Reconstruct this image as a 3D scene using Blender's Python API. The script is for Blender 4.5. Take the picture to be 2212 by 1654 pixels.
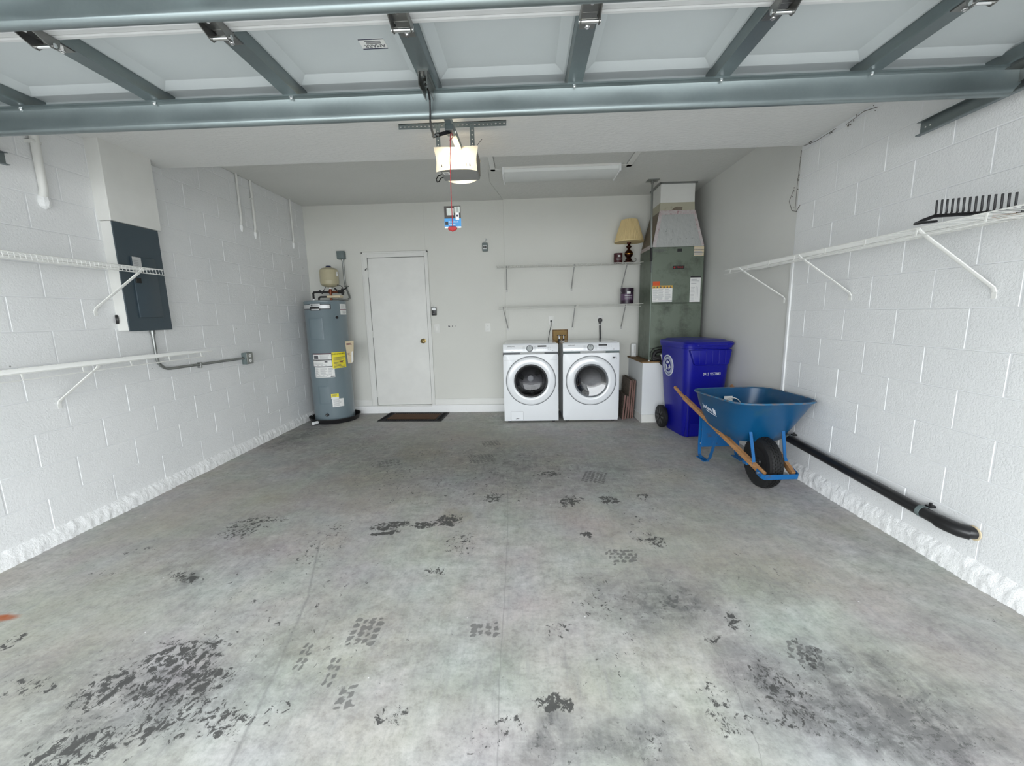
import bpy, bmesh, math, random
import numpy as np
from mathutils import Vector, Matrix, Euler
random.seed(7)
rng = np.random.default_rng(7)
for o in list(bpy.data.objects):
    bpy.data.objects.remove(o, do_unlink=True)
scene = bpy.context.scene
C = scene.collection
PI = math.pi

# ------------------------------------------------------------------ camera, sky, exposure
CAMZ = 1.345
cam = bpy.data.cameras.new('camera')
cam.sensor_fit = 'HORIZONTAL'; cam.sensor_width = 36.0; cam.lens = 14.698
cam.clip_start = 0.02
co = bpy.data.objects.new('camera', cam); C.objects.link(co)
_r = (0.99924764, 0.03179541, -0.02220802); _u = (0.01676285, 0.16229369, 0.98660010); _b = (0.03497358, -0.98623010, 0.16163860)
co.matrix_world = Matrix(((_r[0], _u[0], _b[0], 0), (_r[1], _u[1], _b[1], 0), (_r[2], _u[2], _b[2], CAMZ), (0, 0, 0, 1)))
scene.camera = co
w = bpy.data.worlds.new('sky'); scene.world = w; w.use_nodes = True
bg = w.node_tree.nodes['Background']
bg.inputs['Color'].default_value = (0.925, 0.968, 1.0, 1)       # even overcast daylight
bg.inputs['Strength'].default_value = 7.7
al = bpy.data.lights.new('opening_portal', 'AREA')            # guides sampling of the sky through the open garage door
al.shape = 'RECTANGLE'; al.size = 4.88; al.size_y = 2.14
try: al.cycles.is_portal = True
except Exception: al.energy = 0
ao = bpy.data.objects.new('opening_portal', al); C.objects.link(ao)
ao.location = (-0.387, -0.58, 1.07); ao.rotation_euler = (PI/2, 0, 0)
vs = scene.view_settings
vs.view_transform = 'Standard'; vs.look = 'None'; vs.gamma = 1.0; vs.use_curve_mapping = False; vs.exposure = 0.0

# ------------------------------------------------------------------ helpers
def lin(r, g, b):
    f = lambda c: (c/255/12.92) if c/255 <= .04045 else ((c/255+.055)/1.055)**2.4
    return (f(r), f(g), f(b), 1)
class MB:
    def __init__(s): s.v = []; s.f = []
    def add(s, vs, fs):
        n = len(s.v); s.v += [tuple(p) for p in vs]; s.f += [tuple(i+n for i in f) for f in fs]; return s
    def box(s, x0, x1, y0, y1, z0, z1):
        x0, x1 = min(x0, x1), max(x0, x1); y0, y1 = min(y0, y1), max(y0, y1); z0, z1 = min(z0, z1), max(z0, z1)
        return s.add([(x0,y0,z0),(x1,y0,z0),(x1,y1,z0),(x0,y1,z0),(x0,y0,z1),(x1,y0,z1),(x1,y1,z1),(x0,y1,z1)],
                     [(0,3,2,1),(4,5,6,7),(0,1,5,4),(1,2,6,5),(2,3,7,6),(3,0,4,7)])
    def obox(s, o, u, v, w, h, d):
        """box from corner o: w along u, h along v, d along the normal u x v"""
        o = Vector(o); u = Vector(u).normalized(); v = Vector(v).normalized(); n = u.cross(v)
        P = [o+u*a+v*b+n*c for c in (0, d) for a, b in ((0,0),(w,0),(w,h),(0,h))]
        return s.add(P, [(0,3,2,1),(4,5,6,7),(0,1,5,4),(1,2,6,5),(2,3,7,6),(3,0,4,7)])
    def loft(s, rings, cap0=True, cap1=True, closed=True):
        n = len(rings[0]); vs = [p for r in rings for p in r]; fs = []
        for k in range(len(rings)-1):
            for i in range(n if closed else n-1):
                j = (i+1) % n; fs.append((k*n+i, k*n+j, (k+1)*n+j, (k+1)*n+i))
        if cap0: fs.append(tuple(range(n))[::-1])
        if cap1: fs.append(tuple(range((len(rings)-1)*n, len(rings)*n)))
        return s.add(vs, fs)
    def cyl(s, p0, p1, r, r2=None, n=16, cap=True):
        p0 = Vector(p0); p1 = Vector(p1); d = (p1-p0).normalized()
        a = d.orthogonal().normalized(); b = d.cross(a); r2 = r if r2 is None else r2
        R = lambda p, q: [p+(a*math.cos(2*PI*i/n)+b*math.sin(2*PI*i/n))*q for i in range(n)]
        return s.loft([R(p0, r), R(p1, r2)], cap, cap)
    def tube(s, pts, r, n=8, cap=True, flat=None):
        P = [Vector(p) for p in pts]; rings = []; a = None
        for i, p in enumerate(P):
            t = ((P[i]-P[i-1]).normalized() if i else Vector()) + ((P[i+1]-P[i]).normalized() if i < len(P)-1 else Vector())
            t.normalize()
            if a is None: a = t.orthogonal().normalized() if flat is None else (Vector(flat)-t*t.dot(Vector(flat))).normalized()
            else: a = (a-t*a.dot(t)).normalized()
            b = t.cross(a); ra, rb = (r if isinstance(r, tuple) else (r, r))
            rings.append([p+a*ra*math.cos(2*PI*(k+.5)/n)+b*rb*math.sin(2*PI*(k+.5)/n) for k in range(n)])
        return s.loft(rings, cap, cap)
    def lathe(s, prof, c=(0,0,0), axis='z', n=32, cap0=True, cap1=True):
        c = Vector(c)
        def pt(r, h, a):
            x, y = r*math.cos(a), r*math.sin(a)
            return c+Vector({'z': (x, y, h), 'y': (x, h, -y), 'x': (h, x, y)}[axis])
        return s.loft([[pt(r, h, 2*PI*i/n) for i in range(n)] for r, h in prof], cap0, cap1)
    def prism(s, poly, axis, lo, hi):
        f = {'x': lambda a, b, t: (t, a, b), 'y': lambda a, b, t: (a, t, b), 'z': lambda a, b, t: (a, b, t)}[axis]
        return s.loft([[f(a, b, lo) for a, b in poly], [f(a, b, hi) for a, b in poly]])
    def sphere(s, c, r, n=14, sz=1.0):
        m = n//2
        return s.lathe([(max(1e-4, r*math.sin(PI*k/m)), -r*sz*math.cos(PI*k/m)) for k in range(m+1)], c, 'z', n)
    def mesh(s, name, bevel=0, seg=1, angle=35):
        m = bpy.data.meshes.new(name); m.from_pydata(s.v, [], s.f); m.validate()
        bm = bmesh.new(); bm.from_mesh(m)
        bmesh.ops.recalc_face_normals(bm, faces=bm.faces)
        if bevel:
            es = [e for e in bm.edges if len(e.link_faces) == 2 and e.calc_face_angle(0) > math.radians(30)]
            bmesh.ops.bevel(bm, geom=es, offset=bevel, segments=seg, affect='EDGES', profile=.5, clamp_overlap=True)
        bm.to_mesh(m); bm.free()
        return m
    def build(s, name, mat, parent=None, bevel=0, seg=1, smooth=True, angle=35, world=True):
        m = s.mesh(name, bevel, seg)
        if parent is not None and world:
            M = root_inv(parent); m.transform(M)
        return link(name, m, mat, parent, smooth, angle)
def root_inv(o):
    while o.parent: o = o.parent
    return o.matrix_basis.inverted()
def link(name, m, mat, parent=None, smooth=True, angle=35):
    if smooth:
        m.polygons.foreach_set('use_smooth', [True]*len(m.polygons)); m.set_sharp_from_angle(angle=math.radians(angle))
    m.materials.clear(); m.materials.append(mat)
    o = bpy.data.objects.new(name, m); C.objects.link(o)
    if parent is not None: o.parent = parent
    return o
def tag(o, label=None, cat=None, group=None, kind=None):
    if label: o['label'] = label
    if cat: o['category'] = cat
    if group: o['group'] = group
    if kind: o['kind'] = kind
    return o
def thing(name, label, cat, loc=(0,0,0), rotz=0, group=None):
    o = bpy.data.objects.new(name, None); C.objects.link(o)
    o.location = loc; o.rotation_euler = (0, 0, rotz); o.empty_display_size = .05
    o.matrix_basis = Matrix.Translation(loc) @ Matrix.Rotation(rotz, 4, 'Z')
    return tag(o, label, cat, group)
def struct(o): o['kind'] = 'structure'; return o
def text(s, size, name, mat, parent, o, u, v, align='CENTER', depth=.0006, stretch=1.0):
    """flat lettering at world point o, reading along u, up along v"""
    cu = bpy.data.curves.new(name, 'FONT'); cu.body = s; cu.size = size; cu.align_x = align; cu.align_y = 'CENTER'; cu.extrude = depth/2; cu.resolution_u = 3
    t = bpy.data.objects.new(name, cu); C.objects.link(t)
    dg = bpy.context.evaluated_depsgraph_get()
    m = bpy.data.meshes.new_from_object(t.evaluated_get(dg)); bpy.data.objects.remove(t, do_unlink=True)
    u = Vector(u).normalized(); v = Vector(v).normalized(); n = u.cross(v); o = Vector(o)+n*depth*.6
    u = u*stretch
    M = Matrix(((u.x, v.x, n.x, o.x), (u.y, v.y, n.y, o.y), (u.z, v.z, n.z, o.z), (0,0,0,1)))
    m.transform(root_inv(parent) @ M)
    return link(name, m, mat, parent, False)
def rows(mb, o, u, v, w, h, n, fill=.45, d=.0006, brk=True):
    """n short bars standing in for a block of print too small to read"""
    o = Vector(o); u = Vector(u).normalized(); v = Vector(v).normalized()
    for k in range(n):
        ww = w*(random.uniform(.6, 1) if brk else 1)
        mb.obox(o+v*(h*(n-1-k+.3)/n), u, v, ww, h/n*fill, d)
    return mb
X, Y, Z = Vector((1,0,0)), Vector((0,1,0)), Vector((0,0,1))

# ------------------------------------------------------------------ materials
class NT:
    def __init__(s, name):
        s.m = bpy.data.materials.new(name); s.m.use_nodes = True; s.t = s.m.node_tree; s.n = s.t.nodes
        s.b = s.n['Principled BSDF']
    def node(s, typ, **kw):
        n = s.n.new(typ)
        for k, v in kw.items():
            if hasattr(n, k): setattr(n, k, v)
            else: n.inputs[k].default_value = v
        return n
    def L(s, a, b): s.t.links.new(a, b)
    def pos(s, scale=(1,1,1)):
        g = s.node('ShaderNodeNewGeometry'); mp = s.node('ShaderNodeMapping'); mp.inputs['Scale'].default_value = scale
        s.L(g.outputs['Position'], mp.inputs['Vector']); return mp.outputs[0]
    def noise(s, vec, scale, detail=4, rough=.55, out='Fac', dist=0):
        n = s.node('ShaderNodeTexNoise'); n.inputs['Scale'].default_value = scale; n.inputs['Detail'].default_value = detail
        n.inputs['Roughness'].default_value = rough; n.inputs['Distortion'].default_value = dist; s.L(vec, n.inputs['Vector']); return n.outputs[out]
    def ramp(s, fac, stops, interp='LINEAR'):
        r = s.node('ShaderNodeValToRGB'); r.color_ramp.interpolation = interp
        while len(r.color_ramp.elements) < len(stops): r.color_ramp.elements.new(.5)
        for e, (p, c) in zip(r.color_ramp.elements, stops):
            e.position = p; e.color = c if isinstance(c, tuple) else (c, c, c, 1)
        s.L(fac, r.inputs[0]); return r.outputs[0]
    def mix(s, fac, a, b):
        n = s.node('ShaderNodeMix', data_type='RGBA')
        for sock, val in ((n.inputs[0], fac), (n.inputs[6], a), (n.inputs[7], b)):
            if hasattr(val, 'is_output') or isinstance(val, bpy.types.NodeSocket): s.L(val, sock)
            else: sock.default_value = val
        return n.outputs[2]
    def math(s, op, a, b=0.0, c=None, clamp=False):
        n = s.node('ShaderNodeMath', operation=op, use_clamp=clamp)
        for i, val in enumerate((a, b) if c is None else (a, b, c)):
            if isinstance(val, bpy.types.NodeSocket): s.L(val, n.inputs[i])
            else: n.inputs[i].default_value = val
        return n.outputs[0]
    def bump(s, h, strength=.3, dist=.01, nrm=None):
        b = s.node('ShaderNodeBump'); b.inputs['Strength'].default_value = strength; b.inputs['Distance'].default_value = dist
        s.L(h, b.inputs['Height'])
        if nrm is not None: s.L(nrm, b.inputs['Normal'])
        s.L(b.outputs[0], s.b.inputs['Normal']); return b.outputs[0]
    def set(s, **kw):
        for k, v in kw.items():
            k = k.replace('_', ' ')
            if isinstance(v, bpy.types.NodeSocket): s.L(v, s.b.inputs[k])
            else: s.b.inputs[k].default_value = v
        return s
def plain(name, col, rough=.5, metal=0.0, var=.08, vscale=6, bump=0, bscale=120, spec=.5, coat=0):
    t = NT(name); p = t.pos(); n = t.noise(p, vscale, 4)
    a = tuple(max(0, c*(1-var)) for c in col[:3])+(1,); b = tuple(min(1, c*(1+var)) for c in col[:3])+(1,)
    t.set(Base_Color=t.ramp(n, [(.3, a), (.7, b)]), Roughness=rough, Metallic=metal)
    t.b.inputs['Specular IOR Level'].default_value = spec; t.b.inputs['Coat Weight'].default_value = coat
    if bump: t.bump(t.noise(p, bscale, 3), bump, .005)
    return t.m
def grimy(name, col, dirt, rough=.5, metal=0, amount=.5, scale=7, bump=0, bscale=90):
    t = NT(name); p = t.pos(); n = t.noise(p, scale, 7, .68)
    m = t.ramp(n, [(.62-.25*amount, 0.0), (.80-.12*amount, 1.0)])
    c = t.mix(m, col, dirt); t.set(Base_Color=c, Roughness=rough, Metallic=metal)
    if bump: t.bump(t.noise(p, bscale, 3), bump, .005)
    return t.m

def m_block():
    t = NT('painted_block'); p = t.pos()
    big = t.noise(p, 1.3, 3); c = t.ramp(big, [(.3, (.765,.775,.775,1)), (.7, (.835,.84,.84,1))])
    v = t.node('ShaderNodeTexVoronoi', feature='F1'); v.inputs['Scale'].default_value = 9; t.L(p, v.inputs['Vector'])
    sp = t.ramp(v.outputs['Distance'], [(.035, 1.0), (.055, 0.0)])
    gate = t.ramp(t.noise(p, 2.3, 2), [(.56, 0.0), (.62, 1.0)])
    c = t.mix(t.math('MULTIPLY', t.math('MULTIPLY', sp, gate), .7), c, (.16,.15,.14,1))
    t.set(Base_Color=c, Roughness=.62)
    pit = t.noise(p, 95, 5, .65); pit = t.ramp(pit, [(.30, 0.0), (.55, 1.0)])
    t.bump(t.math('ADD', t.math('MULTIPLY', pit, .8), t.noise(p, 28, 3)), .34, .006)
    return t.m
def m_drywall(name, ca, cb, scale=55, st=.12, speck=True):
    t = NT(name); p = t.pos()
    c = t.ramp(t.noise(p, .9, 4), [(.3, ca), (.7, cb)])
    if speck:
        v = t.node('ShaderNodeTexVoronoi', feature='F1'); v.inputs['Scale'].default_value = 4; t.L(p, v.inputs['Vector'])
        sp = t.ramp(v.outputs['Distance'], [(.022, 1.0), (.035, 0.0)])
        gate = t.ramp(t.noise(p, 1.7, 2), [(.55, 0.0), (.6, 1.0)])
        c = t.mix(t.math('MULTIPLY', t.math('MULTIPLY', sp, gate), .55), c, (.2,.19,.17,1))
    t.set(Base_Color=c, Roughness=.7)
    t.bump(t.noise(p, scale, 4, .6), st, .01)
    return t.m
def m_stucco(name, ca, cb):
    t = NT(name); p = t.pos((.55, 1.35, 1))
    t.set(Base_Color=t.ramp(t.noise(p, 1.1, 3), [(.3, ca), (.7, cb)]), Roughness=.8)
    n = t.noise(p, 42, 4, .6); n = t.ramp(n, [(.42, 0.0), (.6, 1.0)])
    t.bump(n, .3, .006); return t.m
def m_galv(name, col=(.27,.315,.32,1), rough=.36, metal=.85):
    t = NT(name); p = t.pos()
    v = t.node('ShaderNodeTexVoronoi', feature='F1'); v.inputs['Scale'].default_value = 110; t.L(p, v.inputs['Vector'])
    n = t.noise(p, 3, 4)
    h = t.math('ADD', t.math('MULTIPLY', v.outputs['Color'], .08), t.math('MULTIPLY', n, .92))
    a = tuple(c*.9 for c in col[:3])+(1,); b = tuple(min(1, c*1.1) for c in col[:3])+(1,)
    t.set(Base_Color=t.ramp(h, [(.3, a), (.7, b)]), Metallic=metal, Roughness=t.ramp(n, [(.3, rough-.06), (.7, rough+.08)]))
    return t.m
def m_wood(name, ca, cb, axis=(1,1,1), rough=.55, scale=9):
    t = NT(name); p = t.pos(axis); n = t.noise(p, scale, 6, .6, dist=1.2)
    t.set(Base_Color=t.ramp(n, [(.3, ca), (.7, cb)]), Roughness=rough); t.bump(n, .15, .003); return t.m
M = {}
M['block'] = m_block()
M['mortar'] = plain('painted_mortar', (.78,.79,.80,1), .65, var=.04, bump=.2, bscale=90)
M['curb'] = (lambda t: (t.set(Base_Color=t.mix(t.ramp(t.noise(t.pos(), 38, 5, .7), [(.66, 0.0), (.74, .55)]), (.90,.905,.90,1), (.45,.42,.38,1)), Roughness=.6), t.bump(t.noise(t.pos(), 60, 5, .7), .5, .015), t.m)[-1])(NT('rough_painted_curb'))
M['backwall'] = m_drywall('back_wall_paint', (.655,.655,.612,1), (.70,.70,.655,1))
M['rightrear'] = m_drywall('side_wall_paint', (.63,.632,.605,1), (.68,.68,.65,1))
M['ceil'] = m_stucco('ceiling_texture', (.66,.662,.63,1), (.70,.70,.67,1))
M['soffit'] = m_stucco('soffit_texture', (.75,.752,.735,1), (.79,.79,.772,1))
M['trim'] = plain('white_trim_paint', (.73,.73,.70,1), .45, var=.03, bump=.04)
M['doorpaint'] = plain('white_door_paint', (.74,.74,.71,1), .42, var=.03, bump=.05, bscale=70)
M['white'] = plain('white_plastic', (.80,.81,.81,1), .35, var=.02)
M['appl'] = plain('white_enamel', (.83,.85,.87,1), .12, var=.01, coat=.4)
M['appl_dark'] = plain('grey_handle_recess', (.16,.17,.18,1), .35)
M['wire'] = plain('white_vinyl_wire', (.80,.80,.77,1), .4, var=.03)
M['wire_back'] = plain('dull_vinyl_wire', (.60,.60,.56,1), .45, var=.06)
M['bracegrey'] = plain('grey_shelf_brace', (.36,.36,.345,1), .4, .2)
M['galv'] = m_galv('galvanised_steel')
M['galv_dark'] = m_galv('galvanised_stile', (.22,.255,.262,1), .42)
M['steel'] = m_galv('zinc_hardware', (.27,.27,.26,1), .3, .95)
M['chrome'] = plain('chrome', (.8,.8,.8,1), .12, 1.0, var=.02)
M['skin'] = plain('door_skin_white', (.56,.60,.61,1), .5, var=.03, vscale=3, bump=.03)
M['sectionedge'] = plain('section_edge_white', (.70,.71,.71,1), .42, var=.05)
M['black'] = plain('black_plastic', (.012,.012,.013,1), .4, var=.1)
M['blackmetal'] = plain('black_steel', (.02,.02,.022,1), .38, .4)
M['rubber'] = plain('black_rubber', (.007,.007,.0075,1), .62, bump=.1, bscale=60)
M['pipeblack'] = plain('black_abs_pipe', (.013,.013,.014,1), .32, var=.2, vscale=12)
M['heater'] = plain('heater_blue_grey_enamel', lin(114,128,134), .28, var=.03, coat=.3)
M['heater_panel'] = plain('heater_panel_enamel', lin(105,120,127), .32, var=.03)
M['silver'] = plain('silver_badge', (.58,.59,.59,1), .38, .25, var=.03)
M['paper'] = plain('white_paper_label', (.78,.78,.76,1), .5, var=.03)
M['ink'] = plain('grey_print', (.10,.10,.11,1), .6)
M['inklight'] = plain('pale_print', (.42,.42,.43,1), .6)
M['yellowlabel'] = plain('yellow_label', (.85,.73,.03,1), .5, var=.03)
M['maroon'] = plain('maroon_print', (.14,.02,.045,1), .5)
M['tan'] = plain('tan_paper', lin(205,190,160), .6, var=.05)
M['beige'] = plain('beige_tank_paint', lin(176,168,140), .4, var=.05)
M['navy'] = plain('navy_cap', lin(20,25,60), .4)
M['copper'] = plain('aged_copper', lin(112,62,42), .42, .7, var=.25, vscale=30)
M['iron'] = plain('dark_pipe', (.02,.019,.018,1), .5, .3)
M['conduit'] = m_galv('conduit_grey', (.30,.31,.30,1), .35)
M['jbox'] = plain('grey_pvc_box', lin(104,116,116), .5, var=.05)
M['panel'] = plain('slate_blue_panel_enamel', lin(60,73,81), .36, var=.04, vscale=3)
M['brass'] = plain('aged_brass', (.30,.22,.09,1), .3, .9, var=.15)
M['ahu'] = grimy('sage_grey_sheet_metal', lin(106,116,103), lin(66,72,62), .42, .25, .6, 5)
M['foil'] = (lambda t: (lambda p: (t.set(Base_Color=t.mix(t.ramp(t.noise(p, 26, 6, .75), [(.60, 0.0), (.70, .85)]), lin(178,180,178), lin(92,88,84)), Roughness=.55, Metallic=.2), t.bump(t.noise(p, 18, 4), .5, .02), t.m)[-1])(t.pos((1,1,.5))))(NT('wrinkled_duct_foil'))
M['tape'] = (lambda t: (lambda p: (t.set(Base_Color=t.ramp(t.noise(p, 34, 5, .7), [(.36, lin(190,188,186)), (.56, lin(186,172,172)), (.70, lin(146,98,104))]), Roughness=.5), t.m)[-1])(t.pos()))(NT('pink_printed_foil_tape'))
M['rawduct'] = grimy('bare_duct_board', lin(176,172,152), lin(112,92,68), .7, 0, .2, 9)
M['ductside'] = grimy('duct_side_brown', lin(122,112,98), lin(92,78,64), .7, 0, .5, 8)
M['orange'] = plain('orange_sticker', lin(205,80,25), .5)
M['amber'] = plain('amber_print', lin(205,160,60), .5)
M['red'] = plain('red_plastic', lin(165,20,25), .4)
M['cartblue'] = plain('cobalt_blue_plastic', lin(4,9,140), .34, var=.06, vscale=3, bump=.03)
M['carttext'] = plain('white_stamp', (.7,.72,.78,1), .5)
M['barrow'] = (lambda t: (lambda p: (t.set(Base_Color=t.mix(t.ramp(t.noise(p, 5, 6, .65), [(.52, 0.0), (.75, .55)]), lin(6,74,116), lin(52,88,104)), Roughness=.3), t.m)[-1])(t.pos()))(NT('wheelbarrow_blue_enamel'))
M['barrowframe'] = grimy('wheelbarrow_frame_blue', lin(18,92,150), lin(70,64,60), .34, 0, .18, 14)
M['barrowrim'] = grimy('worn_blue_rim', lin(30,98,135), lin(120,95,80), .45, 0, .7, 22)
M['handle'] = m_wood('varnished_ash', lin(142,98,58), lin(184,140,96), (18,1.4,18), .45, 3)
M['board'] = m_wood('weathered_board', lin(86,74,64), lin(122,110,98), (10,3,10), .75, 3)
M['boardedge'] = plain('reddish_board_edge', lin(112,82,76), .75, var=.15, vscale=30)
M['plywood'] = m_wood('stained_plywood', lin(92,66,38), lin(140,108,66), (3,9,3), .7, 3)
M['plinth'] = m_drywall('plinth_paint', (.70,.72,.73,1), (.76,.775,.78,1), 60, .08)
M['shade'] = plain('cream_pleated_fabric', lin(214,192,142), .8, var=.05)
M['lampmetal'] = plain('dark_brass_lamp', lin(66,34,24), .22, .85, var=.2, vscale=20)
M['lampbrass'] = plain('polished_brass_band', lin(150,110,50), .2, .95)
M['cansmall'] = plain('wine_paint_can', lin(62,18,24), .4, var=.1)
M['canlarge'] = plain('plum_paint_can', lin(44,26,44), .35, var=.1)
M['canband'] = plain('mauve_can_label', lin(92,70,96), .45)
M['canlid'] = plain('can_metal', (.45,.45,.45,1), .3, .9)
M['coir'] = plain('brown_coir', lin(84,56,30), .95, var=.25, vscale=40, bump=.6, bscale=300)
M['matborder'] = plain('black_rubber_mat', (.012,.012,.013,1), .5)
M['cord_red'] = plain('red_cord', lin(178,52,58), .6)
M['cardblue'] = plain('card_blue', lin(64,140,196), .4)
M['carddark'] = plain('card_dark_photo', lin(52,46,42), .4, var=.3, vscale=40)
M['cardlight'] = plain('card_light_photo', lin(176,182,176), .4, var=.15, vscale=40)
M['opener'] = plain('opener_taupe_plastic', lin(128,122,112), .5, var=.04)
M['openerdark'] = plain('opener_grey_underside', lin(140,140,137), .6, var=.04)
M['lampoff'] = plain('milky_acrylic', (.72,.74,.72,1), .3, var=.02)
M['hatch'] = m_stucco('hatch_texture', (.62,.622,.59,1), (.66,.66,.63,1))
M['concrete_out'] = plain('driveway_concrete', (.46,.455,.44,1), .85, var=.12, bump=.2, bscale=60)
M['lawn'] = plain('lawn_green', (.10,.16,.05,1), .95, var=.3, vscale=9)
M['web'] = plain('dusty_cobweb', (.16,.15,.14,1), .9)
M['drum'] = plain('drum_steel', (.10,.10,.105,1), .35, .7, var=.1, vscale=25)
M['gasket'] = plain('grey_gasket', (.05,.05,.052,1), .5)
def m_glass(name, tint, gloss=.10):
    t = NT(name); t.n.remove(t.b); out = t.n['Material Output']
    tr = t.node('ShaderNodeBsdfTransparent'); tr.inputs['Color'].default_value = tint
    gl = t.node('ShaderNodeBsdfGlossy'); gl.inputs['Roughness'].default_value = .03
    fr = t.node('ShaderNodeFresnel'); fr.inputs['IOR'].default_value = 1.5
    mx = t.node('ShaderNodeMixShader'); t.L(t.math('ADD', fr.outputs[0], gloss, clamp=True), mx.inputs[0]); t.L(tr.outputs[0], mx.inputs[1]); t.L(gl.outputs[0], mx.inputs[2])
    t.L(mx.outputs[0], out.inputs['Surface']); return t.m
M['glass_washer'] = m_glass('smoked_door_glass', (.50,.50,.52,1), .0)
M['glass_dryer'] = m_glass('dryer_door_glass', (.6,.6,.62,1), .08)
def m_lens():
    t = NT('warm_lamp_lens'); t.set(Base_Color=(.92,.90,.84,1), Roughness=.45)
    t.b.inputs['Emission Color'].default_value = (1, .88, .66, 1); t.b.inputs['Emission Strength'].default_value = .34
    out = t.n['Material Output']; tr = t.node('ShaderNodeBsdfTranslucent'); tr.inputs['Color'].default_value = (1,.93,.78,1)
    mx = t.node('ShaderNodeMixShader'); mx.inputs[0].default_value = .55; t.L(t.b.outputs[0], mx.inputs[1]); t.L(tr.outputs[0], mx.inputs[2]); t.L(mx.outputs[0], out.inputs['Surface'])
    return t.m
M['lens'] = m_lens()

# floor: stain fields are stored on the mesh, the shader breaks them into flakes
FLAKE=[(-0.89,2.53,0.12,0.05,1.00),(-0.67,2.51,0.09,0.05,1.00),(-0.52,2.58,0.08,0.09,1.00),(-0.89,2.43,0.09,0.03,1.20),(-0.25,2.93,0.07,0.10,0.80),(0.30,2.88,0.08,0.08,0.90),(0.58,2.89,0.07,0.07,0.95),(0.83,2.94,0.05,0.06,0.70),(0.17,3.40,0.09,0.08,0.80),(0.36,2.42,0.04,0.04,0.90),(0.74,2.34,0.05,0.09,0.85),(0.65,2.35,0.03,0.05,0.70),(-1.86,2.50,0.14,0.15,0.75),(-1.73,2.59,0.11,0.04,0.70),(-1.83,1.98,0.10,0.04,0.90),(-1.42,1.45,0.17,0.14,0.85),(-1.41,1.30,0.14,0.10,0.80),(-1.24,1.33,0.09,0.08,0.85),(-1.61,1.30,0.07,0.11,0.85),(-1.31,1.13,0.09,0.06,0.85),(-1.48,1.08,0.14,0.06,0.80),(-1.88,1.30,0.11,0.06,0.60),(-2.23,1.51,0.04,0.06,0.80),(-1.05,1.18,0.10,0.08,0.75),(-1.26,1.18,0.14,0.10,0.70),(0.07,1.26,0.07,0.04,1.00),(-0.09,1.17,0.05,0.04,0.65),(0.91,1.33,0.10,0.10,0.72),(0.65,1.31,0.06,0.06,0.65),(0.66,1.20,0.08,0.06,0.65),(1.08,1.48,0.07,0.07,0.75),(0.89,1.64,0.06,0.07,0.75),(0.77,1.55,0.04,0.03,0.80),(0.88,1.23,0.11,0.08,0.62),(1.20,1.96,0.21,0.15,0.40),(-0.51,2.04,0.06,0.04,0.80),(-0.39,2.27,0.11,0.13,0.60),(-0.81,1.38,0.03,0.08,0.40),(0.41,1.15,0.06,0.04,0.50),(-0.17,1.15,0.09,0.05,0.50),(0.13,1.61,0.06,0.05,0.60),(-0.49,1.22,0.06,0.04,0.60),(-0.88,1.22,0.05,0.05,0.60),(-1.25,2.33,0.17,0.27,0.50),(-2.33,2.23,0.11,0.07,0.50),(-0.58,3.56,1.23,0.84,0.42),(0.34,1.79,0.13,0.13,0.50)]
SMUDGE=[(0.30,1.12,.25,.12,.8),(1.22,1.25,.35,.2,.85),(0.95,1.3,.2,.15,.7),(-1.4,1.25,.35,.25,.7),(-1.9,1.4,.3,.2,.5),(0.62,1.85,.25,.22,.7),(-0.6,1.5,.5,.3,.3),(1.7,1.6,.2,.1,.5),(-.6,3.8,1.6,.9,.42),(-1.9,2.3,.5,.5,.4),(-1.09,3.57,0.92,0.72,0.50),(-0.13,3.55,0.37,0.71,0.60),(-1.84,4.28,0.66,0.67,0.40),(0.59,3.42,0.31,0.43,0.50),(-1.35,1.34,0.30,0.21,0.45),(1.26,1.41,0.20,0.10,0.60),(1.23,1.15,0.18,0.10,0.80),(1.14,1.21,0.18,0.10,0.50),(0.25,1.14,0.19,0.09,0.55),(1.16,1.93,0.20,0.18,0.50),(0.67,1.82,0.24,0.20,0.55),(0.16,1.40,0.04,0.09,0.50),(0.04,1.16,0.04,0.07,1.00),(-2.66,4.57,0.30,0.42,1.00),(-2.70,5.19,0.25,0.43,0.80),(-1.48,1.08,0.18,0.09,0.60),(-1.85,2.00,0.10,0.06,0.60),(1.13,2.72,0.46,0.42,0.25),(0.92,1.35,0.13,0.14,0.40),(-0.17,1.40,0.07,0.21,0.30),(-0.99,1.78,0.14,0.52,0.25),(0.33,1.96,0.09,0.11,0.45)]
RUST=[(-2.45,1.67,0.06,0.02,1.00)]
YELLOW=[(-1.09,3.98,0.23,0.32,1.00),(-0.41,2.66,0.10,0.12,0.80),(-1.35,3.16,0.46,0.38,0.50),(-2.32,2.77,0.52,0.45,0.50),(-0.68,4.24,0.97,0.65,0.50),(0.95,2.26,0.52,0.40,0.40)]
TREAD=[(0.52,2.17,0.08,0.07,.25),(-0.72,1.60,0.07,0.08,.05),(-0.44,3.80,0.12,0.12,.3),(-0.39,4.27,0.09,0.10,.3),(0.55,3.32,0.10,0.12,-.3),(-0.20,1.61,0.07,0.04,.1),(-0.67,1.28,0.04,0.05,.1),(-0.77,1.39,0.02,0.07,.1),(-0.92,1.46,0.02,0.07,.1),(0.66,1.79,0.04,0.05,-.5),(1.08,1.49,0.06,0.06,-.5),(-1.30,3.70,0.11,0.09,.4)]
LINES={'crack_a':[(-0.159,3.053),(-0.138,2.544),(-0.124,1.820),(-0.120,1.335),(-0.100,0.9)],'crack_b':[(-1.282,2.326),(-1.089,1.818),(-0.996,1.410),(-0.9,0.9)],'crack_c':[(0.739,1.538),(0.745,1.424),(0.741,1.343),(0.711,1.236),(0.704,1.128),(0.64,0.9)]}
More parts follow.
